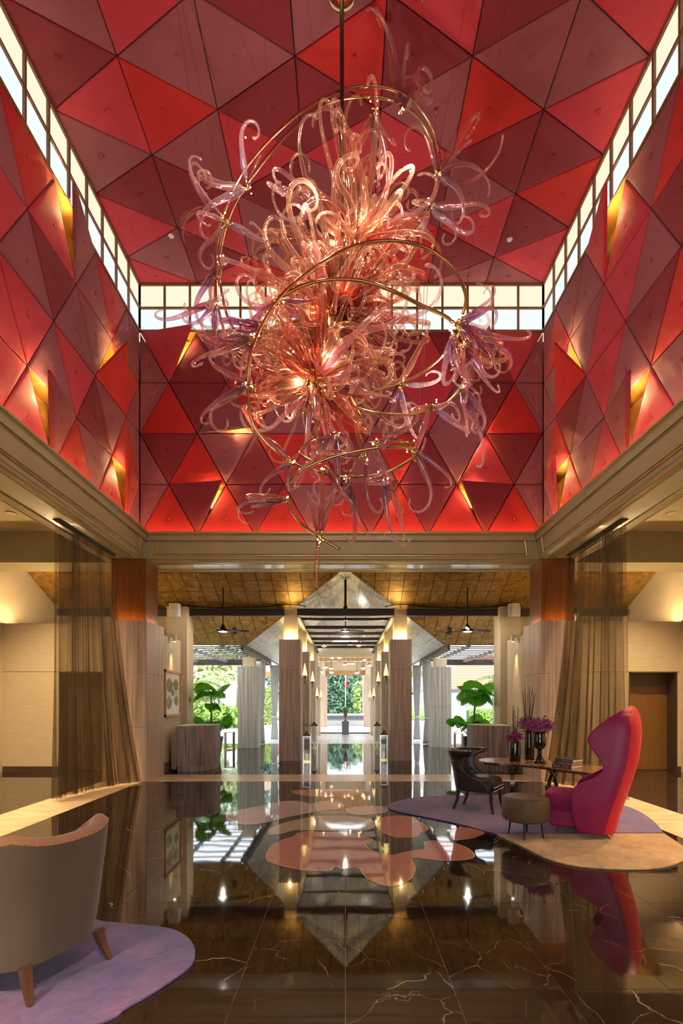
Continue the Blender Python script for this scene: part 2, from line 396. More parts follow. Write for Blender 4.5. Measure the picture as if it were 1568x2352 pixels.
clerestory(3, lambda s, z: Vector((XR, D - s, z)), Vector((-1, 0, 0)), D - YR)
for a in ((XL - .45, XR + .45, D + .03, D + .1), (XL - .1, XL - .03, YR, D), (XR + .03, XR + .1, YR, D)):
    pass
# cornice ring: g metres inwards from the wall planes
def corner(i, g):
    return ((XL + g, D - g), (XR - g, D - g), (XR - g, YR + g), (XL + g, YR + g))[i]
M_soffit = mat('satin_soffit', srgb(196, 188, 166), .16, noise=((3, 3, 3), .03), coat=.5)
CPROF = [(-.60, 4.95), (-.60, 4.27), (-.44, 4.27), (-.44, 4.285), (-.02, 4.285), (-.02, 4.27), (.07, 4.27), (.10, 4.285), (.105, 4.31), (.125, 4.33), (.235, 4.74), (.255, 4.765),
         (.286, 4.785), (.286, 4.825), (.245, 4.825), (.245, 4.66), (-.04, 4.66), (-.04, 4.72), (-.28, 4.72), (-.28, 4.95)]
for s_ in range(4):
    i0, i1 = s_, (s_ + 1) % 4; n_ = len(CPROF)
    V = [corner(i0, g) + (z,) for g, z in CPROF] + [corner(i1, g) + (z,) for g, z in CPROF]
    Fs = [(k, (k + 1) % n_, n_ + (k + 1) % n_, n_ + k) for k in range(n_)] + [tuple(range(n_ - 1, -1, -1)), tuple(range(n_, 2 * n_))]
    tr_ = struct('trim_%d' % (s_ + 1), G().add(V, Fs), M_taupe)
    # raised gilt frame on the sloping fascia
    def fp(t, v, lift=.006):
        g = .125 + (.235 - .125) * v; z = 4.33 + .41 * v
        a = Vector(corner(i0, g) + (z,)); b = Vector(corner(i1, g) + (z,)); L = (b - a).length
        t = t if t >= 0 else L + t
        c = a + (b - a) * (t / L); nrm = {0: (0, -1), 1: (-1, 0), 2: (0, 1), 3: (1, 0)}[s_]
        return c + Vector((nrm[0] * lift, nrm[1] * lift, -lift * .25))
    if s_ != 2:
        for off, rad, m_ in ((.24, .014, M_gilt), (.275, .008, M_taupe)):
            v0, v1 = .16 + (off - .24) * 2.2, .86 - (off - .24) * 2.2
            pts = [fp(off, v0), fp(-off, v0), fp(-off, v1), fp(off, v1)]
            for k in range(4): ob('molding', G().tube([pts[k], pts[(k + 1) % 4]], rad, 6), m_, tr_)
        for g, z, rad in ((.288, 4.79, .009), (.098, 4.272, .010), (-.03, 4.275, .012), (-.43, 4.275, .012), (-.595, 4.272, .01)):
            a = Vector(corner(i0, g) + (z,)); b = Vector(corner(i1, g) + (z,)); ob('bead', G().tube([a, b], rad, 6), M_gilt, tr_)
    if s_ != 2:
        q4 = [Vector(corner(i0, -.05) + (4.279,)), Vector(corner(i1, -.05) + (4.279,)), Vector(corner(i1, -.41) + (4.279,)), Vector(corner(i0, -.41) + (4.279,))]
        ob('soffit_panel', G().slab(q4, (0, 0, .005)), M_soffit, tr_)
    a = Vector(corner(i0, .17) + (4.70,)); b = Vector(corner(i1, .17) + (4.70,)); d_ = (b - a).normalized()
    ob('cove_lamp', G().tube([a + d_ * .05, b - d_ * .05], .014, 6), M_cove, tr_)
# ------------------------------------------------------------------ aisles and lobby shell
WX0, WX1, YB = -7.38, 7.22, 10.6
struct('wall_side_left', G().box(WX0 - .15, WX0, -4, 13.2, 0, 6.2), M_cream)
struct('wall_side_right', G().box(WX1, WX1 + .15, -4, 13.2, 0, 6.2), M_cream)
# unseen wall behind the viewpoint, its wide opening added to let in fill daylight
struct('wall_fill_opening', G().box(WX0, WX1, -4.3, -4, 4.3, 5.2).box(WX0, -5.4, -4.3, -4, 0, 4.3).box(5.2, WX1, -4.3, -4, 0, 4.3).box(-5.4, -3.4, -4.3, -4, 0, 4.3).box(3.3, 5.2, -4.3, -4, 0, 4.3).box(-3.4, 3.3, -4.3, -4, 3.2, 4.3), M_cream)
struct('ground', G().add([(-60, -60, -.1), (60, -60, -.1), (60, -4, -.1), (-60, -4, -.1)], [(0, 1, 2, 3)]), mat('terrace_paving', srgb(196, 196, 190), .6, noise=((.6, .6, .6), .05)))
cl = struct('ceiling', G().box(WX0, XL - .60, -4, D - .1, 4.89, 5.0), M_creamc)
cr = struct('ceiling', G().box(XR + .60, WX1, -4, D - .1, 4.89, 5.0), M_creamc)
struct('ceiling', G().box(XL - .6, XR + .6, -4, YR - .6, 4.89, 5.0), M_creamc)
for i, (a, b) in enumerate(((WX0, XL - .6), (XR + .6, WX1))):
    struct('trim_%d' % (5 + i), G().box(a, b, D - .1, D + .58, 4.27, 4.98), M_taupe)
# wall above the back beam, closing the lobby roof
struct('wall_gable', G().box(WX0, WX1, D + .36, D + .56, 4.96, 10.1), M_cream)
# corner piers: stone below, timber box above
def pier(sx, lab):
    x0, x1 = (-4.6, -3.76) if sx < 0 else (3.69, 4.5)
    t = thing('corner_pier', 'pale vein-cut stone corner pier with a timber upper box, %s' % lab, 'pier', ((x0 + x1) / 2, 9.76, 0))
    w = (x1 - x0) / 2
    for k, (za, zb) in enumerate(((0, 1.02), (1.023, 2.04), (2.043, 3.05))):
        ob('stone_block', G().box(-w, w, -.45, .45, za, zb), M_trav, t, bevel=.004)
    i0 = .09
    ob('timber_box', G().box(-w + i0, w - i0, -.27, .33, 3.05, 4.275), M_wood, t)
    for ax, ay in ((0, -.37), (-sx * (w - .045), 0)):
        ln = .8
        ob('uplight', G().box(ax - (.28 if ax == 0 else .012), ax + (.28 if ax == 0 else .012), ay - (.012 if ax == 0 else .2), ay + (.012 if ax == 0 else .2), 3.0505, 3.056), M_up, t)
    return t
M_up = emat('pier_uplight', (1, .52, .12, 1), 16.0)
pier(-1, 'beside the framed picture'); pier(1, 'behind the flower vases')
# fabric partitions at the end of each aisle
def partition(idx, x0, x1, dx0, dx1, joint, top):
    w = struct('wall_aisle_%d' % idx)
    def pn(a, b, za, zb): ob('fabric_panel', G().box(a, b, YB, YB + .12, za, zb), M_fabricwall, w, bevel=.004)
    pn(x0, joint, 2.16, top) if joint > x0 else None
    pn(joint + .006 if joint > x0 else x0, x1, 2.16, top)
    if dx0 > x0: pn(x0, dx0, .0, 2.152)
    if x1 > dx1: pn(dx1, x1, .0, 2.152)
    for a, b in ((x0, dx0), (dx1, x1)):
        if b - a > .05: ob('skirting', G().box(a, b, YB - .015, YB, 0, .12), M_base, w)
    d = struct('door_%d' % idx)
    ob('leaf', G().box(dx0 + .03, dx1 - .03, YB + .30, YB + .34, .01, 1.85), M_door, d)
    ob('header', G().box(dx0, dx1, YB + .28, YB + .34, 1.85, 2.152), M_base, d)
    for a, b in ((dx0, dx0 + .03), (dx1 - .03, dx1)): ob('jamb', G().box(a, b, YB - .004, YB + .34, 0, 2.152), M_base, d)
    ob('head_jamb', G().box(dx0, dx1, YB - .004, YB + .34, 2.13, 2.16), M_base, d)
    ob('added_fill_strip', G().box(x0 + .1, x1 - .1, YB + .07, YB + .09, top, top + .006), M_topfill, w)  # hidden glowing strip added to brighten the lobby roof
    return w
M_topfill = emat('partition_fill', (1, .70, .34, 1), 110.0)
partition(1, WX0, -4.6, -6.17, -5.2, WX0, 3.2)
partition(2, 4.5, WX1, 6.1, 7.15, 6.07, 3.24)
# low picture walls beside the lobby desks
for i, (x0, x1, lab) in enumerate(((-3.92, -3.82, 'l'), (3.75, 3.85, 'r'))):
    w = struct('wall_picture_%d' % (i + 1))
    ob('fabric_panel', G().box(x0, x1, 10.215, 10.42, 0, 2.93), M_fabricwall, w, bevel=.006)
    ob('fabric_panel', G().box(x0, x1, 10.424, 11.42, 0, 2.93), M_fabricwall, w, bevel=.02)
    xi = x1 if i == 0 else x0; sg = 1 if i == 0 else -1
    ob('skirting', G().box(min(xi, xi + sg * .02), max(xi, xi + sg * .02), 10.215, 11.42, 0, .10), M_basegrey, w)
    ob('skirting_cap', G().box(min(xi, xi + sg * .012), max(xi, xi + sg * .012), 10.215, 11.42, .10, .22), M_basegrey, w)
# pilasters carrying the eave beam, and the lobby end walls
for i, (x0, x1) in enumerate(((-4.47, -3.96), (3.87, 4.38))):
    struct('wall_pilaster_%d' % (i + 1), G().box(x0, x1, 12.3, 12.82, 0, 3.90), M_cream)
struct('wall_lobby_left', G().box(WX0, -4.2, 12.6, 12.8, 0, 3.75), M_cream)
struct('wall_lobby_right', G().box(4.1, WX1, 12.6, 12.8, 0, 3.75), M_cream)
# ------------------------------------------------------------------ floors
TX, TY0, TS = .565, 2.57 - .556 * 3, .556
fl = struct('floor', G().box(-3.84, 3.72, -.5, 9.32, -.08, -.003), M_joint)
xs = [-3.84] + [k * TX for k in range(-6, 7)] + [3.72]
ys = [TY0 + k * TS for k in range(0, 15)] + [9.32]; ys = [y for y in ys if y <= 9.33]
TM = {}
def tile(parent, x0, x1, y0, y1, z=0.0, m=None):
    k = (round(x1 - x0, 3), round(y1 - y0, 3), m.name)
    if k not in TM:
        w, h = (x1 - x0) / 2 - .0016, (y1 - y0) / 2 - .0016
        TM[k] = G().box(-w, w, -h, h, -.02, 0).mesh('tile'); TM[k].materials.append(m)
    return ob('tile', TM[k], None, parent, loc=((x0 + x1) / 2, (y0 + y1) / 2, z))
for i in range(len(xs) - 1):
    for j in range(len(ys) - 1): tile(fl, xs[i], xs[i + 1], ys[j], ys[j + 1], m=M_marble)
ob('rear_slab', G().box(-3.84, 3.72, -.5, ys[0] - .002, -.02, 0), M_marble_s, fl)
ob('rear_slab', G().box(WX0, WX1, -4, -.502, -.02, 0), M_marble_s, fl)
for a in ((-4.6, -3.842, -.5, 10.21), (3.722, 4.5, -.5, 10.21), (-3.84, 3.72, 9.322, 10.21)):
    for k in range(1): ob('border_strip', G().box(a[0], a[1], a[2], a[3], -.05, .001), M_border, fl)
aisle_f = marble('aisle_marble', srgb(46, 34, 28), srgb(66, 52, 44), srgb(120, 100, 90), rnd=True, ior=1.75)
for i, (a, b) in enumerate(((WX0, -4.602), (4.502, WX1))):
    f2 = struct('floor', G().box(a, b, -.5, 10.62, -.08, -.003), M_joint)
    yy = [10.62 - k * .62 for k in range(0, 12)]; n = 5; st = (b - a) / n
    for k in range(11):
        for q in range(n): tile(f2, a + q * st, a + q * st + st, yy[k + 1], yy[k], m=aisle_f)
    ob('rear_slab', G().box(a, b, -.5, yy[-1] - .002, -.02, 0), M_marble_s, f2)
lob = struct('floor', G().box(WX0, WX1, 10.212, 17.8, -.08, -.003), M_joint)
for i in range(13):
    for j in range(13):
        x0 = -3.67 + i * TX; y0 = 10.212 + j * .5837
        tile(lob, x0, x0 + TX, y0, y0 + .5837, m=M_marble)
for a, b in ((WX0, -3.672), (3.68, WX1)): ob('side_slab', G().box(a, b, 10.63, 17.8, -.02, 0), M_marble_s, lob)
for a, b in ((-4.6, -3.672), (3.68, 4.5)): ob('side_slab', G().box(a, b, 10.212, 10.628, -.02, 0), M_marble_s, lob)
# inlaid organic shapes with metal outlines
def Z5(x, y): return PF(500 + x / 2.613, 1740 + y / 2.613)
INL = [('salmon', [(290, 610), (300, 560), (335, 520), (400, 492), (465, 472), (480, 455), (560, 445), (700, 450), (800, 460), (870, 475), (925, 490), (920, 505), (885, 520), (900, 540), (940, 565), (1000, 585), (1060, 585), (1120, 570), (1200, 555), (1245, 545), (1240, 510), (1290, 500), (1400, 510), (1480, 535), (1530, 570), (1535, 600), (1480, 615), (1380, 620), (1280, 612), (1190, 602), (1160, 612), (1185, 660), (1170, 710), (1130, 750), (1070, 772), (1000, 770), (930, 745), (880, 710), (850, 668), (800, 664), (740, 668), (715, 656), (690, 662), (675, 680), (600, 683), (500, 675), (400, 655), (330, 635)]),
       ('salmon', [(955, 400), (985, 365), (1060, 350), (1150, 355), (1215, 388), (1260, 420), (1250, 440), (1215, 452), (1195, 478), (1100, 482), (1050, 474), (1000, 455), (965, 432)]),
       ('salmon', [(1405, 430), (1480, 420), (1560, 435), (1600, 455), (1540, 482), (1470, 492), (1410, 495), (1395, 465)]),
       ('beige', [(300, 460), (310, 430), (370, 402), (450, 380), (540, 362), (640, 350), (760, 350), (860, 362), (930, 378), (945, 405), (910, 432), (820, 444), (700, 442), (600, 437), (520, 436), (450, 438), (370, 462), (330, 466)]),
       ('lavender', [(50, 352), (100, 322), (200, 302), (340, 272), (420, 260), (500, 264), (560, 280), (620, 263), (720, 263), (755, 290), (715, 310), (600, 322), (500, 342), (400, 362), (300, 388), (200, 403), (100, 392)]),
       ('lavender', [(770, 308), (850, 296), (960, 292), (1020, 305), (1000, 330), (900, 344), (810, 342)]),
       ('salmon', [(440, 202), (560, 190), (700, 192), (820, 200), (865, 215), (800, 232), (650, 238), (520, 230)])]
for m_, pl in INL:
    pts = catmull([Z5(*p) for p in pl], 3); 
    if sum(pts[i].x * pts[(i + 1) % len(pts)].y - pts[(i + 1) % len(pts)].x * pts[i].y for i in range(len(pts))) < 0: pts = pts[::-1]
    g = G(); n_ = len(pts); g.add([(p.x, p.y, .0015) for p in pts], [tuple(range(n_))])
    o = ob('inlay', g, M_inl[m_], fl)
    g = G(); V = []; Fs = []
    for i in range(n_):
        tg = (pts[(i + 1) % n_] - pts[i - 1]).normalized(); nn = Vector((-tg.y, tg.x, 0))
        V += [pts[i] + nn * .004 + Vector((0, 0, .002)), pts[i] - nn * .004 + Vector((0, 0, .002))]
    for i in range(n_): j = (i + 1) % n_; Fs.append((2 * i, 2 * i + 1, 2 * j + 1, 2 * j))
    ob('outline', g.add(V, Fs), M_gilt, o)
# ------------------------------------------------------------------ lobby roof: bronze slopes cut by a pale cross gable
PITCH, ZE, DE = .51, 3.92, 12.6      # height ZE where the slope passes the eave beam at depth DE
def tilemat(name, c1, c2, c3, rough, metal, streak):
    t = NT(name); tc = t.n('TexCoord'); oi = t.n('ObjectInfo')
    va = t.n('VectorMath', operation='SCALE'); va.inputs[0].default_value = (31, 17, 23); t.l(oi.outputs['Random'], va.inputs['Scale'])
    ad = t.n('VectorMath', operation='ADD'); t.l(tc.outputs['Object'], ad.inputs[0]); t.l(va.outputs[0], ad.inputs[1])
    mp = t.n('Mapping'); mp.inputs['Scale'].default_value = streak; mp.inputs['Rotation'].default_value = (.3, .2, .8); t.l(ad.outputs[0], mp.inputs[0])
    nz = t.n('TexNoise'); nz.inputs['Scale'].default_value = 1; nz.inputs['Detail'].default_value = 5; nz.inputs['Distortion'].default_value = 1.2; t.l(mp.outputs[0], nz.inputs['Vector'])
    r = t.ramp(nz.outputs[0], [(.3, c1), (.5, c2), (.7, c3)]); t.l(r.outputs[0], t.b.inputs['Base Color'])
    t.b.inputs['Roughness'].default_value = rough; t.b.inputs['Metallic'].default_value = metal
    MATS[name] = t.m; return t.m
M_roofb = tilemat('bronze_leaf_panel', srgb(150, 108, 48), srgb(182, 138, 66), srgb(204, 164, 92), .36, .3, (5, 5, 5))
M_roofp = tilemat('pale_leaf_panel', srgb(158, 152, 140), srgb(198, 192, 180), srgb(226, 222, 212), .36, .15, (22, 2, 4))
def clip(poly, a, b, c):
    "keep the part of the 2-D polygon with a*x+b*y+c>=0"
    out = []
    for i in range(len(poly)):
        p, q = poly[i], poly[(i + 1) % len(poly)]; fp_, fq = a * p[0] + b * p[1] + c, a * q[0] + b * q[1] + c
        if fp_ >= 0: out.append(p)
        if (fp_ >= 0) != (fq >= 0): t = fp_ / (fp_ - fq); out.append((p[0] + (q[0] - p[0]) * t, p[1] + (q[1] - p[1]) * t))
    return out
def area(p): return abs(sum(p[i][0] * p[(i + 1) % len(p)][1] - p[(i + 1) % len(p)][0] * p[i][1] for i in range(len(p)))) / 2
main = struct('ceiling'); gab = struct('ceiling')
zm = lambda x, y: ZE + PITCH * (DE - y)
zg = lambda x, y: ZE + PITCH * (1.3 - abs(x))
VAL = lambda x: DE + abs(x) - 1.3          # depth of the valley at x
ST = .35
for sx in (-1, 1):
    for i in range(13):
        for j in range(12):
            x0, x1, y0, y1 = i * ST, i * ST + ST, 14.13 - (j + 1) * ST, 14.13 - j * ST
            g_ = .007; pl = [(x0 + g_, y0 + g_), (x1 - g_, y0 + g_), (x1 - g_, y1 - g_), (x0 + g_, y1 - g_)]
            pl = clip(pl, 1, -1, DE - 1.3 - .004)          # y <= valley
            if len(pl) > 2 and area(pl) > .004:
                p3 = [(sx * p[0], p[1], zm(*p)) for p in pl]
                if sx < 0: p3 = p3[::-1]
                ob('panel', G().slab(p3, (0, 0, .02)), M_roofb, main)
    # outer run of the slope, beyond what can be told apart
    a, b = 13 * ST, 7.4; pl = [(a, 9.93), (b, 9.93), (b, 14.13), (a, 14.13)]
    ob('outer_slope', G().slab([(sx * p[0], p[1], zm(*p)) for p in pl], (0, 0, .02)), M_roofb, main)
    for i in range(8):
        for j in range(12):
            x0, x1, y0, y1 = i * .354, i * .354 + .354, 11.3 + j * .354, 11.654 + j * .354
            g_ = .004; pl = [(x0 + g_, y0 + g_), (x1 - g_, y0 + g_), (x1 - g_, y1 - g_), (x0 + g_, y1 - g_)]
            pl = clip(pl, -1, 1, -(DE - 1.3) - .004)
            if len(pl) > 2 and area(pl) > .004:
                p3 = [(sx * p[0], p[1], zg(*p)) for p in pl]
                if sx < 0: p3 = p3[::-1]
                ob('panel', G().slab(p3, (0, 0, .02)), M_roofp, gab)
    for j in range(7): 
        ya = 15.55 + j * 1.0
        for i in range(4):
            a, b = i * .708 + .004, (i + 1) * .708 - .004
            ob('panel', G().slab([(sx * a, ya + .004, zg(a, 0)), (sx * b, ya + .004, zg(b, 0)), (sx * b, ya + .996, zg(b, 0)), (sx * a, ya + .996, zg(a, 0))], (0, 0, .02)), M_roofp, gab)
for sx in (-1, 1):
    ob('backing', G().slab([(0, 11.2, zg(0, 0) + .04), (sx * 2.95, 14.2, zg(2.95, 0) + .04), (sx * 2.95, 22.6, zg(2.95, 0) + .04), (0, 22.6, zg(0, 0) + .04)], (0, 0, .05)), M_dwood, gab)
    ob('backing', G().slab([(0, 9.9, zm(0, 9.9) + .05), (sx * 7.4, 9.9, zm(0, 9.9) + .05), (sx * 7.4, 14.2, zm(0, 14.2) + .05), (sx * 3.0, 14.2, zm(0, 14.2) + .05), (0, 11.25, zm(0, 11.25) + .05)], (0, 0, .05)), M_dwood, main)
# eave beams of dark timber
def beam(lab, *a, **k):
    return tag(ob('timber_beam', G().box(*a), M_dwood, None, bevel=.006), lab, 'beam', k.get('group'))
beam('long dark timber eave beam spanning left of the avenue over the left desk', -7.3, -1.56, 12.50, 12.62, 3.70, 3.885)
beam('long dark timber eave beam spanning right of the avenue over the right desk', 1.57, 7.15, 12.50, 12.62, 3.70, 3.885)
beam('dark timber beam joining the two nearest avenue columns under the pale gable', -1.23, 1.24, 12.50, 12.62, 3.70, 3.885)
for k, (y, w) in enumerate(((13.9, .07), (15.07, .10), (16.4, .10), (17.8, .10), (19.1, .10), (20.4, .1))):
    za = 3.88 if k == 0 else 3.84
    beam('dark timber tie beam crossing the avenue ceiling, number %s from the lobby' % ('two', 'three', 'four', 'five', 'six', 'seven')[k], -1.24, 1.25, y - .05, y + .05, za - w, za)
for sx, s in ((-1, 'left'), (1, 'right')):
    beam('dark timber rail running along the tops of the %s avenue columns' % s, sx * 1.25 - .06, sx * 1.25 + .06, 12.72, 22.2, 3.70, 3.80)
# loose black cable lying along the beams
for sx, s in ((-1, 'left'), (1, 'right')):
    pts = [(sx * 4.3, 12.47, 3.90), (sx * 4.0, 12.46, 3.935), (sx * 3.4, 12.46, 3.895), (sx * 2.4, 12.46, 3.90), (sx * 1.9, 12.46, 3.93), (sx * 1.6, 12.44, 3.97), (sx * 1.25, 12.44, 3.965), (sx * 1.0, 12.46, 3.92)]
    tag(ob('cable', G().tube(catmull(pts, 5, False), .012, 6), M_blackmetal, None, True), 'thin black cable lying on the %s eave beam' % s, 'cable')
# avenue columns: vein-cut stone cladding below, cream shaft above, warm uplight on the ledge
M_ledge = emat('column_uplight', (1, .70, .22, 1), 14.0)
def column(x, y, w, h, top, m, lab, grp, lit=True):
    t = thing('avenue_column', lab, 'column', (x, y + w / 2, 0), 0, grp)
    hs = w / 2; nb = 4
    for k in range(nb): ob('stone_block', G().box(-hs, hs, -hs, hs, h * k / nb + .0015, h * (k + 1) / nb - .0015), m, t, bevel=.003)
    cs = hs * .61
    ob('shaft', G().box(-cs, cs, -cs, cs, h, top), M_cream, t)
    if lit:
        e = (hs + cs) / 2
        for dx, dy in ((0, -e), (e, 0), (-e, 0)):
            ob('uplight', G().box(dx - (cs if dx == 0 else .01), dx + (cs if dx == 0 else .01), dy - (cs if dx else .01), dy + (cs if dx else .01), h + .0005, h + .005), M_ledge, t)
    if lit:
        for dx, dy in ((0, -e), (-e if x > 0 else e, 0)): lamp('POINT', (x + dx, y + w / 2 + dy, h + .06), 6.0, (1, .74, .30), .02, name='column_glow', parent=t)
    return t
ordn = ('nearest', 'second nearest', 'third nearest', 'fourth nearest', 'farthest')
for k, y in enumerate((12.56, 15.6, 18.9, 22.2, 30.6)):
    for sx, s in ((-1, 'left'), (1, 'right')):
        column(sx * 1.42, y, .55, 3.11, 3.95 if k < 4 else 4.1, M_trav_d if k == 0 else M_trav, '%s stone-clad column in the %s row of the central avenue' % (ordn[k], s), 'avenue columns', k < 3)
for sx, s, y in ((-1, 'left', 16.06), (1, 'right', 16.3)):
    column(sx * 3.19, y, .64, 2.68, 2.98, M_trav_l, 'pale stone-clad column under the %s pergola beside white drapes' % s, 'pergola columns', False)
# pergolas outside the eaves
def pergola(sx, s):
    t = thing('pergola', 'grey slatted pergola letting sky through, outside the %s eave' % s, 'pergola', (sx * 3.8, 16.8, 0))
    def L(x0, x1, y0, y1, z0, z1): return G().box(min(sx * x0, sx * x1) - sx * 3.8, max(sx * x0, sx * x1) - sx * 3.8, y0 - 16.8, y1 - 16.8, z0, z1)
    M = mat('grey_timber', srgb(120, 112, 110), .6, noise=((20, 4, 20), .15))
    for x in (3.58, 4.72, 5.9): ob('rafter', L(x - .05, x + .05, 14.24, 19.6, 3.09, 3.16), M, t)
    for k in range(10): ob('slat', L(2.98, 6.2, 14.3 + k * .55, 14.40 + k * .55, 3.162, 3.188), M_dwood, t)
    ob('end_beam', L(2.97, 6.2, 19.6, 19.75, 2.98, 3.2), M_dwood, t)
    ob('eave_beam', L(2.96, 3.03, 14.24, 19.6, 3.0, 3.16), M_dwood, t)
    return t
pergola(-1, 'left'); pergola(1, 'right')
# white drapes tied back beside the outer columns
M_drape = mat('white_voile', srgb(232, 232, 232), .8, noise=((3, 3, 3), .04), sheen=.2)
def drape(x, y, w, h, lab, tie=.9):
    g = G(); V = []; Fs = []; n, m = 40, 24
    for j in range(m + 1):
        z = h * j / m; tz = abs(z - tie) / (h - tie) if z > tie else (tie - z) / tie * .55
        ww = w * (.45 + .55 * min(1, tz) ** .7)
        for i in range(n + 1):
            u = i / n - .5; V.append((u * ww, .05 * sin(u * 44) * (.5 + .5 * tz), z))
    for j in range(m):
        for i in range(n): a = j * (n + 1) + i; Fs.append((a, a + 1, a + n + 2, a + n + 1))
    t = thing('drape', lab, 'curtain', (x, y, .02), 0, 'white drapes')
    o = ob('cloth', g.add(V, Fs), M_drape, t, True); md = o.modifiers.new('thick', 'SOLIDIFY'); md.thickness = .008
    ob('tieback', G().lathe([(.055 * w / .3, -.02), (.058 * w / .3, 0), (.055 * w / .3, .02)], 14, (0, 0, tie), (1.3, 1)), M_drape, t, True)
for x, y, w, lab in ((599, 17.6, .34, 'white voile drape tied back just right of the left pergola column'), (630, 19.5, .36, 'white voile drape tied back close to the left row of avenue columns'),
                     (957, 19.5, .36, 'white voile drape tied back close to the right row of avenue columns'), (981, 17.6, .40, 'white voile drape tied back just left of the right pergola column')):
    drape((x - 793) * y / F, y, w, 2.95, lab)
# far portal of the avenue
struct('wall_portal', G().box(-2.1, 2.1, 22.75, 23.0, 3.60, 4.15), M_cream)
g = G().box(-5.2, 5.2, 31.2, 31.5, 3.45, 4.1); struct('wall_far_lintel', g, M_cream)
struct('trim_7', G().box(-1.35, 1.4, 31.1, 31.2, 3.2, 3.45), mat('pale_wood', srgb(190, 150, 100), .5, noise=((3, 30, 30), .15)))
struct('trim_8', G().box(-5.2, -2.2, 31.05, 31.2, 3.1, 3.45), mat('amber_wood', srgb(190, 130, 60), .5, noise=((3, 30, 30), .15)))
struct('trim_9', G().box(2.2, 5.2, 31.05, 31.2, 3.1, 3.45), MATS['amber_wood'])
struct('ceiling', G().box(-2.6, 2.6, 23.0, 31.2, 4.12, 4.2), MATS['amber_wood'])
# ground outside
M_pave = mat('pale_paving', srgb(196, 200, 204), .35, noise=((.6, .6, .6), .05))
t_ = NT('white_tiles'); mp_ = t_.coords((1, 1, 1)); br = t_.n('TexBrick'); br.offset = 0; br.inputs['Scale'].default_value = 3.3; br.inputs['Mortar Size'].default_value = .03; br.inputs['Brick Width'].default_value = 1; br.inputs['Row Height'].default_value = 1
br.inputs['Color1'].default_value = srgb(222, 222, 220); br.inputs['Color2'].default_value = srgb(210, 212, 212); br.inputs['Mortar'].default_value = srgb(160, 162, 165)
t_.l(mp_.outputs[0], br.inputs[0]); t_.l(br.outputs[0], t_.b.inputs['Base Color']); t_.b.inputs['Roughness'].default_value = .25
struct('floor', G().box(-2.4, 2.4, 17.802, 23.4, -.08, 0), t_.m)
struct('ground', G().add([(-80, 12.8, -.1), (80, 12.8, -.1), (80, 160, -.1), (-80, 160, -.1)], [(0, 1, 2, 3)]), M_pave)
struct('driveway', G().box(-40, 40, 17.81, 34, -.099, -.01), M_pave)
struct('lawn', G().add([(-80, 44, -.05), (80, 44, -.05), (80, 160, -.05), (-80, 160, -.05)], [(0, 1, 2, 3)]), mat('lawn', srgb(120, 150, 70), .9, noise=((.8, .8, .8), .25)))
# stepped water feature beyond the portal
M_lt = mat('pale_stone', srgb(214, 214, 208), .4, noise=((4, 4, 4), .06)); M_dk = mat('slate_stone', srgb(96, 98, 104), .35, noise=((4, 4, 20), .12))
wf = thing('water_feature', 'long pale stone pool with dark bands behind the urn plinth', 'fountain', (0, 32, 0))
ob('kerb', G().box(-2.3, 2.3, -8.4, -8.1, -.02, .05), M_dk, wf); ob('coping', G().box(-4.4, 4.4, 0, 3, 0, .28), M_lt, wf); ob('wall', G().box(-4.4, 4.4, 3, 3.3, .28, .55), M_dk, wf)
ob('upper_coping', G().box(-4.4, 4.4, 3.1, 6, .55, .62), M_lt, wf)
ob('water', G().box(-4.2, 4.2, .3, 2.8, .26, .285), mat('water', srgb(150, 170, 175), .05, noise=((3, 9, 3), .2)), wf)
# plinth, urn and topiary
pt = P(793, 1687, 22.9); px_ = pt.x
pl_ = thing('plinth', 'square dark stone plinth carrying the urn at the end of the avenue', 'plinth', (px_, 22.9, 0))
ob('shaft', G().box(-.16, .16, -.16, .16, 0, .58), M_dk, pl_, bevel=.004); ob('cap', G().box(-.175, .175, -.175, .175, .58, .62), M_dk, pl_)
un = thing('urn', 'small bronze urn planted with a clipped green ball on the plinth', 'urn', (px_, 22.9, .62))
ob('bowl', G().lathe([(.07, 0), (.075, .02), (.03, .06), (.025, .14), (.05, .2), (.085, .26), (.095, .38), (.11, .42), (.10, .43)], 16), mat('aged_bronze', srgb(110, 78, 70), .5, .4, noise=((9, 9, 9), .2)), un, True)
M_leaf = mat('leaf_green', srgb(70, 130, 40), .5, noise=((9, 9, 9), .3))
g = G(); rr = random.Random(3)
for k in range(420):
    v = Vector((rr.gauss(0, 1), rr.gauss(0, 1), rr.gauss(0, 1))).normalized(); c = v * .13 * rr.uniform(.8, 1) + Vector((0, 0, .53)); a = v.orthogonal().normalized() * .03; b = v.cross(a)
    g.add([c - a, c + b * .6, c + a, c - b * .6], [(0, 1, 2, 3)])
ob('topiary_ball', g, M_leaf, un)
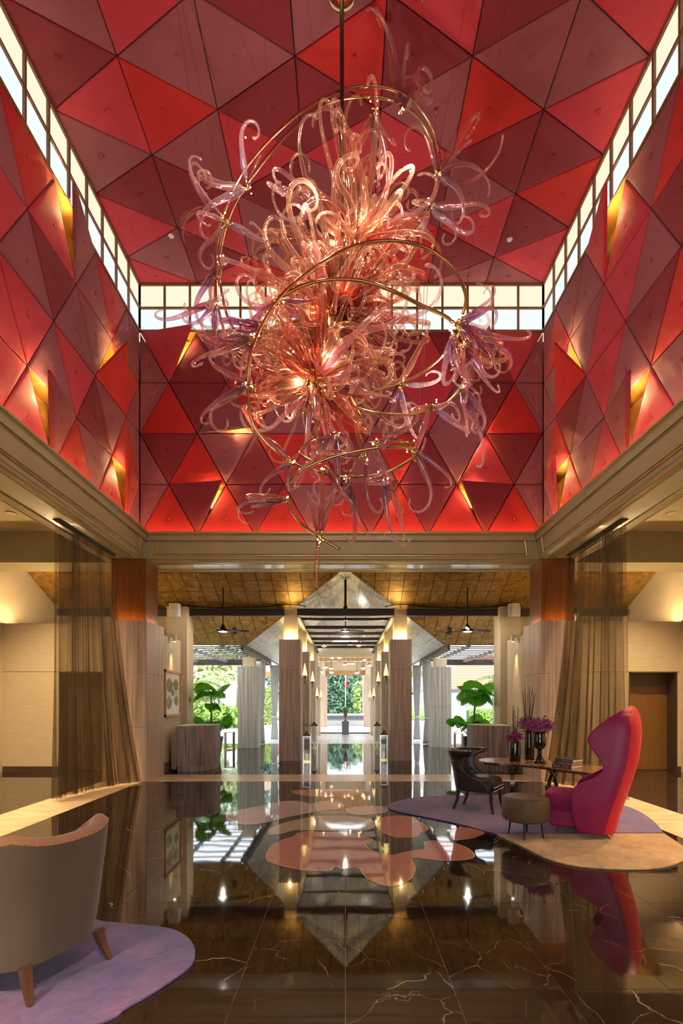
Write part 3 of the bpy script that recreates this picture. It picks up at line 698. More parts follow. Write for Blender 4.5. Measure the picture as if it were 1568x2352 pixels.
# ------------------------------------------------------------------ garden
def foliage(rad, n, size, seed, droop=0.0):
    r = random.Random(seed); g = G()
    lumps = [(Vector((r.uniform(-.6, .6) * rad[0], r.uniform(-.6, .6) * rad[1], r.uniform(-.55, .6) * rad[2])), r.uniform(.35, .6)) for _ in range(14)]
    V = []; Fs = []
    for k in range(n):
        c0, s0 = r.choice(lumps); v = Vector((r.gauss(0, 1), r.gauss(0, 1), r.gauss(0, 1))).normalized()
        c = c0 + Vector((v.x * rad[0], v.y * rad[1], v.z * rad[2])) * s0 * r.uniform(.6, 1)
        nn = (v + Vector((r.uniform(-.7, .7), r.uniform(-.7, .7), r.uniform(-.3, 1)))).normalized(); a = nn.orthogonal().normalized()
        a = Quaternion(nn, r.uniform(0, 6.3)) @ a; b = nn.cross(a); s = size * r.uniform(.6, 1.3); q = len(V)
        V += [c - a * s, c + b * s * .45, c + a * s, c - b * s * .45]; Fs.append((q, q + 1, q + 2, q + 3))
    return g.add(V, Fs)
GREEN = [mat('foliage_%d' % i, srgb(*c), .7, noise=((1.5, 1.5, 1.5), .35)) for i, c in enumerate(((140, 170, 118), (176, 196, 116), (112, 148, 124), (200, 208, 150), (150, 186, 84)))]
M_bark = mat('bark', srgb(150, 140, 126), .9, noise=((6, 6, 2), .2))
def tree(x, y, h, rad, gi, n, lab, seed, size=.22):
    t = thing('garden_tree', lab, 'tree', (x, y, -.05), 0, 'garden trees')
    ob('crown', foliage(rad, n, size, seed), GREEN[gi], t, loc=(0, 0, h))
    ob('trunk', G().tube([(0, 0, 0), (.1, 0, h * .5), (-.05, .05, h)], [.16, .12, .06], 7), M_bark, t, True)
TREES = [(-1.4, 56, 3.2, (3.4, 2.2, 4.2), 2, 6000, 'tall blue-green tree closing the avenue view, left of the flagpole'), (2.3, 47, 2.4, (1.7, 1.4, 1.9), 1, 1800, 'yellow-green rounded tree closing the avenue view, right of the urn'),
         (3.2, 62, 3.6, (4.0, 2.2, 5.0), 0, 5500, 'tall mid-green tree behind the red and white flags'), (-5.6, 60, 6.0, (3.2, 2, 4.6), 0, 2600, 'tall mid-green tree seen between the left drapes'),
         (-14.2, 38, 3.6, (2.6, 2, 3.6), 0, 2800, 'broad green tree at the left edge of the garden view'), (-10.0, 34, 2.6, (2.4, 1.8, 2.6), 3, 2400, 'pale yellow-green tree behind the left fan palm'),
         (-7.4, 44, 5.2, (2.6, 2, 3.4), 2, 2400, 'dark blue-green tree above the clipped hedge on the left'), (-11.0, 50, 8.0, (3.6, 2, 3.4), 0, 2400, 'high green canopy behind the pergola on the left'),
         (-8.6, 29.0, .7, (2.6, 1.2, 1.0), 4, 1600, 'low green shrub mass along the left driveway')]
for k, a in enumerate(TREES): tree(*a, 100 + k)
def hedge(x0, x1, y0, y1, h, gi, lab, seed):
    r = random.Random(seed); g = G(); V = []; Fs = []
    for k in range(2600):
        f = r.random()
        if f < .6: c = Vector((r.uniform(x0, x1), y0, r.uniform(0, h))); nn = Vector((0, -1, .3))
        else: c = Vector((r.uniform(x0, x1), r.uniform(y0, y1), h)); nn = Vector((0, -.3, 1))
        c += Vector((r.gauss(0, .03), r.gauss(0, .05), r.gauss(0, .04))); nn = (nn + Vector((r.gauss(0, .5), r.gauss(0, .5), r.gauss(0, .5)))).normalized()
        a = nn.orthogonal().normalized() * .09; b = nn.cross(a) * .6; q = len(V); V += [c - a, c + b, c + a, c - b]; Fs.append((q, q + 1, q + 2, q + 3))
    t = thing('hedge', lab, 'hedge', ((x0 + x1) / 2, y0, 0)); mx = (x0 + x1) / 2
    ob('leaves', g.add([(v[0] - mx, v[1] - y0, v[2]) for v in V], Fs), GREEN[gi], t)
    ob('core', G().box(x0 - mx + .05, x1 - mx - .05, .05, y1 - y0, 0, h - .05), mat('hedge_core', srgb(70, 96, 40), .9, noise=((5, 5, 5), .4)), t)
hedge(-7.0, -5.0, 33, 34, 2.4, 1, 'tall clipped hedge with copper tips beyond the left pergola column', 5)
hedge(8.6, 14, 34, 35.2, .95, 4, 'bright low clipped hedge in front of the white house', 6)
def palm(x, y, h, nl, ll, lab, seed, gi=0, dl=.5):
    r = random.Random(seed); t = thing('palm_tree', lab, 'palm', (x, y, -.05), 0)
    ob('trunk', G().tube([(0, 0, 0), (.05, 0, h * .6), (0, 0, h)], [.09, .07, .06], 7), M_bark, t, True)
    for k in range(nl):
        az = 2 * pi * k / nl + r.uniform(-.2, .2); el = r.uniform(.1, 1.1); g = G(); pts = []
        for i in range(9):
            s = i / 8; pts.append(Vector((cos(az) * ll * s * cos(el * (1 - s * .4)), sin(az) * ll * s * cos(el * (1 - s * .4)), h + ll * (s * sin(el) - .75 * s * s))))
        g.tube(pts, [.02 - .0018 * i for i in range(9)], 4)
        for i in range(1, 9):
            for q in range(3):
                s = (i + q / 3 - .5) / 8; p0 = pts[i - 1].lerp(pts[i], min(1, max(0, (s * 8) - (i - 1)))); tg = (pts[i] - pts[i - 1]).normalized(); sd = tg.cross(Vector((0, 0, 1))).normalized()
                for sg in (-1, 1):
                    e = p0 + (sd * sg * .75 + tg * .6 - Vector((0, 0, .35))) * dl * ll * (1 - s * .55) * .75; w = tg * .035 * ll / 2
                    g.add([p0 - w, p0 + w, e], [(0, 1, 2)])
        ob('frond', g, GREEN[gi], t)
palm(-5.05, 15.6, 1.9, 11, 1.5, 'palm with feathery fronds at the edge of the left pilaster', 1, 4)
palm(-8.0, 31, 3.0, 12, 1.9, 'bushy palm with arching yellow-green fronds behind the left fan palm', 2, 3)
palm(5.75, 17.6, 2.35, 11, 1.6, 'feathery palm reaching in beside the right pilaster', 3, 0)
palm(6.9, 23, 1.9, 10, 1.3, 'slender palm in front of the red tiled roof', 4, 2)
palm(-5.9, 17.8, .2, 9, .9, 'low leafy palm at the foot of the left pilaster', 6, 4)
palm(5.15, 16.6, .1, 9, .8, 'low leafy palm behind the right desk', 7, 4)
# white house with red tiled roof
t_ = NT('roof_tiles'); mp_ = t_.coords((1, 1, 1)); wv = t_.n('TexWave', bands_direction='Z'); wv.inputs['Scale'].default_value = 1.6; wv.inputs['Distortion'].default_value = .3; t_.l(mp_.outputs[0], wv.inputs[0])
r_ = t_.ramp(wv.outputs[0], [(.1, srgb(196, 110, 84)), (.6, srgb(226, 146, 118))]); t_.l(r_.outputs[0], t_.b.inputs['Base Color']); t_.b.inputs['Roughness'].default_value = .8
def house(lab, x, y, w, dp, hw, hr, wins):
    t = thing('garden_house', lab, 'house', (x, y, -.05))
    ob('wall', G().box(0, w, 0, dp, 0, hw), mat('house_white', srgb(228, 228, 224), .8, noise=((2, 2, 2), .03)), t)
    e = .6; rf = G().add([(-e, -e, hw), (w + e, -e, hw), (w + e, dp + e, hw), (-e, dp + e, hw), (dp * .45, dp / 2, hw + hr), (w - dp * .45, dp / 2, hw + hr)], [(0, 1, 5, 4), (1, 2, 5), (2, 3, 4, 5), (3, 0, 4), (3, 2, 1, 0)])
    ob('roof', rf, t_.m, t); ob('fascia', G().box(-e, w + e, -e - .03, -e, hw - .28, hw), M_dk, t)
    for a, b, za, zb in wins:
        f = ob('window', G().box(a, b, -.05, .02, za, zb), M_lt, t)
        for q in range(2):
            for s in range(3):
                wx, wz = (b - a - .1) / 2, (zb - za - .1) / 3
                ob('pane', G().box(a + .05 + q * wx + .02, a + .05 + q * wx + wx - .02, -.07, -.05, za + .05 + s * wz + .02, za + .05 + s * wz + wz - .02), mat('window_glass', srgb(190, 196, 200), .1, noise=((2, 2, 2), .05)), f)
house('white garden house with a wide red tiled hip roof on the right', 8.4, 44, 12, 8, 2.7, 3.4, ((1.9, 3.3, .5, 2.1), (6, 7.4, .5, 2.1)))
house('smaller white pavilion with a red tiled roof glimpsed between the right drapes', 4.4, 52, 2.6, 4, 2.6, 1.6, ((.4, 1.5, .6, 2.0),))
house('small white pavilion with a red tiled roof glimpsed between the left drapes', -8.0, 50, 2.4, 4, 2.6, 1.6, ((.5, 1.6, .6, 2.0),))
# flags
M_red = mat('flag_red', srgb(214, 40, 52), .7, noise=((2, 2, 2), .1)); M_fw = mat('flag_white', srgb(240, 240, 240), .7, noise=((2, 2, 2), .03))
for x, d, y0, y1, lab in ((793, 41, 1549, 1582, 'red and white flag hanging on the pole behind the urn'), (833, 41, 1549, 1598, 'red and white flag hanging at the right of the avenue opening')):
    b = P(x, y0, d); t = thing('flag', lab, 'flag', (b.x, d, 0)); zt = b.z + .4; zb = P(x, y1, d).z
    ob('pole', G().tube([(0, 0, 0), (0, 0, zt + .3)], .03, 8), M_white, t)
    for m_, x0, x1, nm in ((M_red, .04, .17, 'red_half'), (M_fw, .17, .30, 'white_half')):
        g = G(); V = []; Fs = []
        for j in range(9):
            for i in range(5): u = x0 + (x1 - x0) * i / 4; V.append((u * (1 - .3 * j / 8) - .15 * (1 if m_ is M_fw else 0), .05 * sin(u * 40 + j * .4), zt + (zb - zt) * j / 8))
        for j in range(8):
            for i in range(4): a = j * 5 + i; Fs.append((a, a + 1, a + 6, a + 5))
        ob(nm, g.add(V, Fs), m_, t, True)
# pendant lamps in the portal bay
PCOL = {'amber': (1, .55, .12, 1), 'clear': (.86, .95, .96, 1), 'rose': (1, .45, .35, 1)}
PM = {k: glassy('pendant_glass_' + k, v, .45) for k, v in PCOL.items()}
PEND = [(737, 1543, 'rose', 25), (748, 1532.5, 'clear', 25.5), (760.5, 1535, 'amber', 25), (761, 1544, 'rose', 27), (762, 1511, 'clear', 27.5), (779, 1510, 'rose', 25), (791.5, 1526, 'amber', 26), (800, 1524, 'rose', 27), (809, 1524, 'amber', 26), (819.5, 1545, 'amber', 25), (833, 1534.5, 'clear', 25), (836.5, 1515, 'amber', 28), (847.5, 1528.5, 'clear', 25), (744, 1482, 'amber', 20), (804, 1480, 'clear', 20.6), (823.5, 1481, 'rose', 19.8), (828, 1475, 'amber', 21)]
pos = ('lowest at the left', 'second from the left', 'bright one left of centre', 'low one left of centre', 'high left of centre', 'high one at the centre lintel', 'left of the centre trio', 'middle of the centre trio', 'right of the centre trio', 'lowest right of centre', 'large one right of centre', 'upper right one', 'rightmost', 'above the lintel at the left', 'above the lintel by the fan', 'above the lintel at the right', 'highest above the lintel')
for (x, y, c, d), w_ in zip(PEND, pos):
    p = P(x, y, d); t = thing('pendant_lamp', 'small %s glass pendant in the portal bay, %s' % (c, w_), 'lamp', p, 0, 'portal pendant lamps')
    ob('shade', G().lathe([(.02, .12), (.06, .10), (.125, .03), (.12, -.03), (.06, -.08), (.02, -.09)], 14), PM[c], t, True)
    ob('bulb', G().ball((0, 0, 0), .03, 8, 5), M_bulb, t); ob('cord', G().tube([(0, 0, .1), (0, 0, (zg(p.x, 0) if d < 22 else 4.14) - p.z)], .008, 5), M_blackmetal, t)
# ------------------------------------------------------------------ lobby fittings
# curved oak desks
def desk(cx, cy, sx, lab):
    t = thing('reception_desk', lab, 'desk', (cx, cy, 0))
    n = 28; w, dp = .36, .46
    out = [(-sx * w, dp)] + [(-sx * w + sx * 2 * w * sin(a * pi / 2 / n * 1.0) ** .8 if False else sx * (-w + 2 * w * sin(pi / 2 * a / n)), -dp + .46 * (1 - cos(pi / 2 * a / n)) * 2 * .5) for a in range(n + 1)] + [(sx * w, dp)]
    # plan: straight at the wall side, quarter round towards the hall
    inn = [(p[0] * .965, p[1] * .965) for p in out]
    kick = [(p[0] * .93, p[1] * .93) for p in out]
    ob('curved_front', G().prism(out, .12, .985), M_oak, t, True, sharp=40)
    ob('kick_plate', G().prism(kick, 0, .12), M_oak, t, True, sharp=40)
    ob('counter_top', G().prism(out, .985, 1.0), M_trav_l, t, True, sharp=40)
    # drawer pedestal against the wall
    px = -sx * (w + .055)
    ob('pedestal', G().box(px - .055, px + .055, -.42, .4, .05, .80), M_oak, t)
    for k in range(3): ob('drawer_front', G().box(px - .05, px + .05, -.44, -.422, .08 + k * .24, .30 + k * .24), M_oak, t)
    return t
desk(-3.27, 11.0, 1, 'curved grey oak reception desk on the left under the framed picture')
desk(3.20, 11.05, -1, 'curved grey oak reception desk on the right behind the black chair')
# framed picture
fr = thing('framed_picture', 'botanical picture in a gilt wooden frame on the left fabric wall', 'picture', (-3.785, 10.80, 1.69))
fm = mat('honey_frame', srgb(196, 140, 70), .35, noise=((4, 30, 30), .2))
for a in ((-.03, .03, -.52, -.47, -.50, .50), (-.03, .03, .47, .52, -.50, .50), (-.03, .03, -.52, .52, .45, .50), (-.03, .03, -.52, .52, -.50, -.45)): ob('rail', G().box(*a), fm, fr)
ob('paper', G().box(-.02, -.005, -.47, .47, -.45, .45), mat('mount_paper', srgb(224, 224, 218), .25, noise=((2, 2, 2), .04)), fr)
for yy, zz, r in ((-.2, .18, .2), (.2, .2, .17), (-.22, -.2, .18), (.22, -.16, .14), (0, .02, .1)):
    g = G(); pts = [(-.003, yy + r * cos(a) * (1 + .12 * sin(5 * a)), zz + r * .72 * sin(a) * (1 + .1 * cos(4 * a))) for a in [2 * pi * k / 20 for k in range(20)]]
    ob('leaf_print', g.add(pts, [tuple(range(20))]), mat('leaf_print', srgb(120, 130, 84), .3, noise=((9, 9, 9), .25)), fr)
# picture spotlights
M_lens = emat('spot_lens', (1, .85, .6, 1), 5.0)
for sx, x, s in ((-1, -3.87, 'left'), (1, 3.80, 'right')):
    t = thing('picture_spotlight', 'small white cylinder spotlight on top of the %s picture wall' % s, 'spotlight', (x, 10.78, 2.93))
    ob('bracket', G().box(-.02 if sx < 0 else -.14, .14 if sx < 0 else .02, -.015, .015, 0, .02), M_white, t)
    ob('can', G().lathe([(.036, -.1), (.04, -.098), (.04, .05), (.03, .052)], 16, (-sx * .13, 0, .0)), M_white, t, True, sharp=40)
    ob('lens', G().lathe([(.03, -.104), (.03, -.101)], 12, (-sx * .13, 0, 0)), M_lens, t)
    lamp('SPOT', (x - sx * .14, 10.78, 2.80), 30, (1, .76, .42), .01, (x - sx * .03, 10.82, 1.2), 34, .6, 'picture_beam', t)
# wall speakers on the pilasters
for x, s in ((-4.22, 'left'), (4.16, 'right')):
    t = thing('wall_speaker', 'white curved loudspeaker mounted high on the %s cream pilaster' % s, 'speaker', (x, 12.17, 3.77))
    pr = [(-.13, .06)] + [(.13 * sin(a), -.04 - .05 * cos(a)) for a in [(-pi / 2 + pi * k / 10) for k in range(11)]] + [(.13, .06)]
    ob('cabinet', G().prism(pr, -.16, .16), mat('speaker_white', srgb(240, 238, 232), .5, noise=((3, 3, 3), .02)), t, True, sharp=40); ob('grille', G().prism([(p[0] * .9, p[1] - .006) for p in pr[1:-1]], -.14, .14), mat('speaker_mesh', srgb(206, 202, 190), .7, noise=((90, 90, 90), .2)), t, True, sharp=40)
    ob('bracket', G().box(-.03, .03, .06, .128, -.05, .05), M_white, t)
# ceiling fans (at rest)
def fan(x, y, zh, ztop, lab):
    t = thing('ceiling_fan', lab, 'fan', (x, y, zh), 0, 'lobby ceiling fans')
    ob('rod', G().tube([(0, 0, .1), (0, 0, ztop - zh)], .016, 8), M_blackmetal, t)
    ob('hub', G().lathe([(.03, .16), (.045, .1), (.07, .05), (.15, .015), (.16, 0), (.11, -.02)], 20), M_blackmetal, t, True)
    ob('light', G().lathe([(.09, -.03), (.11, -.02), (.02, -.035)], 16), emat('fan_light', (1, .95, .85, 1), 1.5), t, True)
    lamp('POINT', (x, y, zh - .10), 16, (1, .90, .74), .035, name='fan_lamp', parent=t)
    for k in range(3):
        a = 2 * pi * k / 3 + .25; g = G(); V = []
        for i in range(7):
            s = .12 + .5 * i / 6; w = .06 - .035 * i / 6
            for q, dz in ((-1, .012), (1, -.012)): V.append((cos(a) * s - sin(a) * q * w, sin(a) * s + cos(a) * q * w, dz + .012))
        Fs = [(2 * i, 2 * i + 1, 2 * i + 3, 2 * i + 2) for i in range(6)]
        o = ob('blade', g.add(V, Fs), M_blackmetal, t); o.modifiers.new('thick', 'SOLIDIFY').thickness = .008
    return t
for x, lab in ((512, 'black ceiling fan on a long rod over the left desk'), (1073, 'black ceiling fan on a long rod over the right desk')):
    p = P(x, 1449, 11.9); fan(p.x, 11.9, p.z, zm(0, 11.9), lab)
p = P(793, 1449, 15.7); fan(p.x, 15.7, p.z, zg(0, 0), 'black ceiling fan hanging on the avenue axis between the tie beams')
ob_ = thing('gable_pole', 'dark metal pole hanging from the ridge of the pale gable', 'pole', (0, 12.3, 3.8)); ob('rod', G().tube([(0, 0, .05), (0, 0, .76)], .03, 8), M_blackmetal, ob_); ob('collar', G().lathe([(.05, 0), (.055, .06), (.05, .1)], 12), M_blackmetal, ob_)
for x, s in ((538, 'left'), (1033, 'right')):
    p = P(x, 1447, 13.4); t = thing('track_spotlight', 'black cylinder spotlight under the outer %s roof slope' % s, 'spotlight', p)
    ob('can', G().lathe([(.045, -.12), (.05, -.11), (.05, .09), (.04, .1)], 14), M_blackmetal, t, True, sharp=40); ob('stem', G().tube([(0, 0, .09), (0, 0, zm(0, 13.4) - p.z)], .012, 6), M_blackmetal, t)
# security camera on the right aisle partition
p = P(1322, 1408, 10.66); t = thing('security_camera', 'small pale security camera on top of the right fabric partition', 'camera', (p.x, 10.66, 3.24))
ob('post', G().tube([(0, 0, 0), (0, 0, .12)], .012, 6), M_white, t); ob('housing', G().tube([(-.12, -.02, .14), (.04, -.05, .16)], .035, 10), M_white, t, True, sharp=40)
# lanterns
M_candle = mat('candle_wax', srgb(232, 206, 150), .5, noise=((6, 6, 6), .05), emit=(1, .7, .3, 1), estr=.15)
M_roofl = mat('lantern_roof', srgb(190, 160, 112), .2, .95, noise=((4, 4, 4), .1))
def lantern(x, y, w, h, lab, roof=None, candle=True):
    t = thing('lantern', lab, 'lantern', (x, y, 0), 0, 'floor lanterns'); s = w / 2; hb = h * .72
    for a in (-1, 1):
        for b in (-1, 1): ob('post', G().box(a * s - .008, a * s + .008, b * s - .008, b * s + .008, .02, hb), M_steel, t)
    ob('base', G().box(-s - .012, s + .012, -s - .012, s + .012, 0, .035), M_brass, t); ob('top_frame', G().box(-s - .014, s + .014, -s - .014, s + .014, hb - .02, hb), M_steel, t)
    ob('roof', G().add([(-s - .02, -s - .02, hb), (s + .02, -s - .02, hb), (s + .02, s + .02, hb), (-s - .02, s + .02, hb), (0, 0, hb + h * .16)], [(0, 1, 4), (1, 2, 4), (2, 3, 4), (3, 0, 4), (3, 2, 1, 0)]), roof or M_roofl, t)
    ob('ring', G().tube([(.045 * cos(a), 0, hb + h * .16 + .045 + .045 * sin(a)) for a in [2 * pi * k / 16 for k in range(17)]], .005, 6), M_steel, t, True)
    for a in (-1, 1):
        ob('pane', G().box(-s, s, a * s - .002, a * s + .002, .035, hb - .02), M_glass, t); ob('pane', G().box(a * s - .002, a * s + .002, -s, s, .035, hb - .02), M_glass, t)
    if candle: ob('candle', G().lathe([(.036, .035), (.036, .21), (.03, .215)], 14), M_candle, t, True, sharp=40)
    return t
p = PF(704, 1750); lantern(p.x, p.y + .1, .18, .90, 'steel and glass candle lantern at the foot of the left near avenue column')
p = PF(881.5, 1746); lantern(p.x, p.y + .1, .18, .90, 'steel and glass candle lantern at the foot of the right near avenue column')
p = PF(721.5, 1718); lantern(p.x, p.y, .22, 1.0, 'copper-roofed candle lantern at the second column of the left avenue row', M_wood)
p = PF(866, 1718); lantern(p.x, p.y, .22, 1.0, 'copper-roofed candle lantern at the second column of the right avenue row', M_wood)
p = PF(527, 1722); lantern(p.x, p.y, .27, .78, 'empty steel lantern outdoors beside the left potted fan palm', M_steel, False)
p = PF(1053, 1722); lantern(p.x, p.y, .24, .72, 'empty steel lantern outdoors beside the right potted fan palm', M_steel, False)
# torch sconces on the inner sides of the avenue columns
M_torch = emat('torch_glass', (1, .72, .26, 1), 1.25)
def sconce(x, y, z, lab, sx):
    p = Vector((x, y, z)); t = thing('wall_sconce', lab, 'sconce', p, 0, 'torch sconces'); k = 1.0
    ob('flame_glass', G().lathe([(.062, 0), (.058, .05), (.036, .18), (.010, .31), (.003, .33)], 12), M_torch, t, True)
    ob('cone', G().lathe([(.004, -.22), (.026, -.11), (.05, -.015), (.066, 0), (.06, .01)], 12), M_brass, t, True)
    ob('arm', G().box(min(0, sx * .085), max(0, sx * .085), -.012, .012, -.04, -.015), M_brass, t)
for sx, s in ((-1, 'left'), (1, 'right')):
    for y, z, w_ in ((12.85, 2.19, 'nearest'), (15.9, 2.17, 'second'), (18.4, 1.73, 'third'), (21.2, 1.71, 'farthest')):
        sconce(sx * 1.06, y, z, 'glowing torch-shaped wall sconce, %s one in the %s avenue row' % (w_, s), sx)
# potted fan palms
M_fan = NT('fan_leaf'); _b = M_fan.b
mp_ = M_fan.coords((9, 9, 9)); nz_ = M_fan.n('TexNoise'); nz_.inputs['Scale'].default_value = 1; M_fan.l(mp_.outputs[0], nz_.inputs['Vector'])
r_ = M_fan.ramp(nz_.outputs[0], [(.3, srgb(44, 110, 24)), (.7, srgb(84, 160, 40))]); M_fan.l(r_.outputs[0], _b.inputs['Base Color']); _b.inputs['Roughness'].default_value = .35
tl_ = M_fan.n('BsdfTranslucent'); tl_.inputs[0].default_value = srgb(120, 200, 40); ms_ = M_fan.n('MixShader'); ms_.inputs[0].default_value = .4
M_fan.l(_b.outputs[0], ms_.inputs[1]); M_fan.l(tl_.outputs[0], ms_.inputs[2]); M_fan.l(ms_.outputs[0], M_fan.out.inputs[0]); M_fan = M_fan.m
def fan_leaf(r, spread, cup, seed):
    "pleated round leaf, stalk end at the origin, growing along +X, face up"
    rr = random.Random(seed); g = G(); n = 40; V = [(0, 0, 0)]; Fs = []; m = 5
    for i in range(n + 1):
        a = (i / n - .5) * 2 * spread; ed = r * (1 - .10 * (i % 2)) * (1 - .12 * abs(i / n - .5)) * (1 + .03 * rr.uniform(-1, 1))
        for j in range(1, m + 1):
            s = j / m; rr_ = ed * s
            V.append((rr_ * cos(a), rr_ * sin(a), (.018 * (1 if i % 2 else -1)) * s - cup * s * s * r + .10 * r * s))
    for i in range(n):
        Fs.append((0, 1 + i * m, 1 + (i + 1) * m))
        for j in range(m - 1): a = 1 + i * m + j; Fs.append((a, a + 1, a + m + 1, a + m))
    return g.add(V, Fs)
def fan_palm(x, y, pot_r, pot_h, crown, lab, seed, tx=0.0):
    rr = random.Random(seed); t = thing('potted_fan_palm', lab, 'potted plant', (x, y, 0), 0)
    ob('pot', G().lathe([(pot_r * .62, 0), (pot_r * .66, .02), (pot_r * .98, pot_h - .02), (pot_r, pot_h), (pot_r * .9, pot_h), (pot_r * .88, pot_h - .04)], 24), mat('dark_glazed_pot', srgb(48, 46, 60), .15, noise=((4, 4, 4), .15), coat=.4), t, True, sharp=40)
    ob('trunk', G().tube([(tx * .3, 0, pot_h - .05), (tx * .8, 0, pot_h + .35), (tx, 0, 1.68)], [.03, .026, .02], 8), mat('palm_stem', srgb(120, 92, 64), .8, noise=((9, 9, 30), .3)), t, True)
    for k, (az, el, st, z0, r, cup, tl__) in enumerate(crown):
        me = fan_leaf(r, 1.9, cup, seed * 31 + k); a = Vector((cos(az) * cos(el), sin(az) * cos(el), sin(el))); z0_ = Vector((tx if z0 > 1 else 0, 0, z0)); tip = z0_ + a * st
        o = ob('leaf', me, M_fan, t); o.location = tip
        tilt = tl__
        o.rotation_euler = (rr.uniform(-.35, .35), -tilt, az)
        ob('stalk', G().tube([z0_, z0_ + a * st * .6 + Vector((0, 0, .03)), tip], [.008, .007, .006], 6), mat('leaf_stalk', srgb(70, 110, 40), .5, noise=((9, 9, 9), .1)), t, True)
cr_top = lambda z: [(2 * pi * k / 6 + .3, .55 - .25 * (k % 2), .22, z, .36 - .03 * (k % 3), .45, (.75, -.25, .5, -.5, .85, -.1)[k]) for k in range(6)]
cr_low = lambda z: [(2 * pi * k / 8, .8, .34 + .14 * (k % 2), z, .31 - .03 * (k % 3), .25, (.9, 1.1, .7, .4)[k % 4]) for k in range(8)]
fan_palm(*PF(489, 1746).xy, .27, .62, cr_top(1.72) + [(-.2, .2, .16, 1.42, .24, .4, -.7), (-1.2, .2, .12, 1.44, .2, .4, -.9)] + cr_low(.60), 'potted fan palm with round pleated leaves beside the left desk', 11, -.05)
fan_palm(PF(1074, 1743).x, PF(1074, 1743).y, .15, .60, [(a, e, s, z + .04, r * 1.12, c, q) for a, e, s, z, r, c, q in cr_top(1.72)] + [(-.5, .05, .3, 1.7, .34, .5, -.7), (3.6, .05, .3, 1.68, .32, .5, -.7), (-1.6, .0, .2, 1.68, .3, .5, -.9)] + cr_low(.62), 'potted fan palm with drooping pleated leaves behind the right desk', 12, .2)
# ------------------------------------------------------------------ sheer curtains on the aisle beams
t_ = NT('sheer_voile'); dfu = t_.n('BsdfDiffuse'); dfu.inputs[0].default_value = srgb(96, 86, 68); tra = t_.n('BsdfTransparent'); tra.inputs[0].default_value = (.88, .85, .80, 1); mxs = t_.n('MixShader')
tl_ = t_.n('BsdfTranslucent'); tl_.inputs[0].default_value = srgb(118, 104, 82); m2 = t_.n('MixShader'); m2.inputs[0].default_value = .5
mp_ = t_.coords((5.5, 5.5, .12)); nz_ = t_.n('TexNoise'); nz_.inputs['Scale'].default_value = 1; nz_.inputs['Detail'].default_value = 5; t_.l(mp_.outputs[0], nz_.inputs['Vector'])
rp_ = t_.ramp(nz_.outputs[0], [(.30, (.22, .22, .22, 1)), (.52, (.40, .40, .40, 1)), (.72, (.72, .72, .72, 1))])      # cloth gathers more thickly in the folds
t_.l(dfu.outputs[0], m2.inputs[1]); t_.l(tl_.outputs[0], m2.inputs[2]); t_.l(rp_.outputs[0], mxs.inputs[0]); t_.l(tra.outputs[0], mxs.inputs[1]); t_.l(m2.outputs[0], mxs.inputs[2]); t_.l(mxs.outputs[0], t_.out.inputs[0]); M_sheer = t_.m
def sheer_cloth(t, sx, seed, off):
    rr = random.Random(seed); g = G(); V = []; Fs = []; n, m = 260, 30; xt = (-4.35 if sx < 0 else 4.2)
    y0, y1 = 7.45, 9.27; ph = [rr.uniform(0, 6.3) for _ in range(6)]
    for j in range(m + 1):
        v = j / m; z = 4.285 * (1 - v) + .035 * v
        for i in range(n + 1):
            u = i / n; a = u * 2 * pi
            ysp = y0 + (y1 - y0) * u + (-.08 if u < .2 else 0) * v * (1 - u * 5 if u < .2 else 0)
            fl_ = v ** 1.6
            amp = .012 + .045 * fl_
            wv = sin(a * 22 + ph[0]) * .6 * (1 - .8 * v) + sin(a * 9.3 + ph[1] + .8 * v) * (.35 + .45 * v) + .5 * sin(a * 3.1 + ph[2] - v) + .3 * sin(a * 13.7 + ph[4] + v)
            x = xt - sx * amp * wv - sx * fl_ * .56 * u ** 2.0          # foot swings in towards the pier
            yy = ysp  - fl_ * .18 * u ** 3
            V.append((x - xt, yy - 8.57, z))
    for j in range(m):
        for i in range(n): a = j * (n + 1) + i; Fs.append((a, a + 1, a + n + 2, a + n + 1))
    ob('cloth', g.add(V, Fs), M_sheer, t, True, loc=(sx * off, 0, 0))
def sheer(sx, lab, seed):
    xt = (-4.35 if sx < 0 else 4.2)
    t = thing('sheer_curtain', lab, 'curtain', (xt, 8.57, 0))
    sheer_cloth(t, sx, seed, 0); sheer_cloth(t, sx, seed + 50, .05)
    ob('heading', G().box(-.08 if sx < 0 else -.03, .03 if sx < 0 else .08, 7.45 - 8.57, 9.27 - 8.57, 4.262, 4.286), mat('curtain_heading', srgb(64, 58, 50), .8, noise=((9, 9, 9), .1)), t)
sheer(-1, 'smoky sheer floor-length curtain hanging from the left aisle beam', 4); sheer(1, 'smoky sheer floor-length curtain hanging from the right aisle beam', 9)
# ------------------------------------------------------------------ ceiling lamps added to brighten the aisles and the surfaces facing the viewpoint
def fill_lamp(x, y, z, e, lab, spot=105, col=(1, .72, .40)):
    t = thing('fill_lamp', lab, 'fill_lamp', (x, y, z), 0, 'added ceiling fill lamps')
    ob('trim', G().lathe([(.07, 0), (.085, -.006), (.085, -.012), (.062, -.012)], 20), M_white, t, True, sharp=40); ob('lens', G().lathe([(.055, -.006), (.055, -.009)], 16), M_down, t)
    lamp('SPOT', (x, y, z - .03), e, col, .05, (x, y + .001, 0), spot, .8, 'fill_beam', t)
for sx, s in ((-1, 'left'), (1, 'right')):
    for k, y in enumerate((2.2, 4.4, 6.6, 8.8)):
        fill_lamp(sx * 5.9 - .08, y, 4.888, L_AISLE * 1.6, 'added downlight in the %s aisle ceiling, %s' % (s, ('nearest the viewpoint', 'second from the viewpoint', 'third from the viewpoint', 'farthest and nearest the fabric partition')[k]))
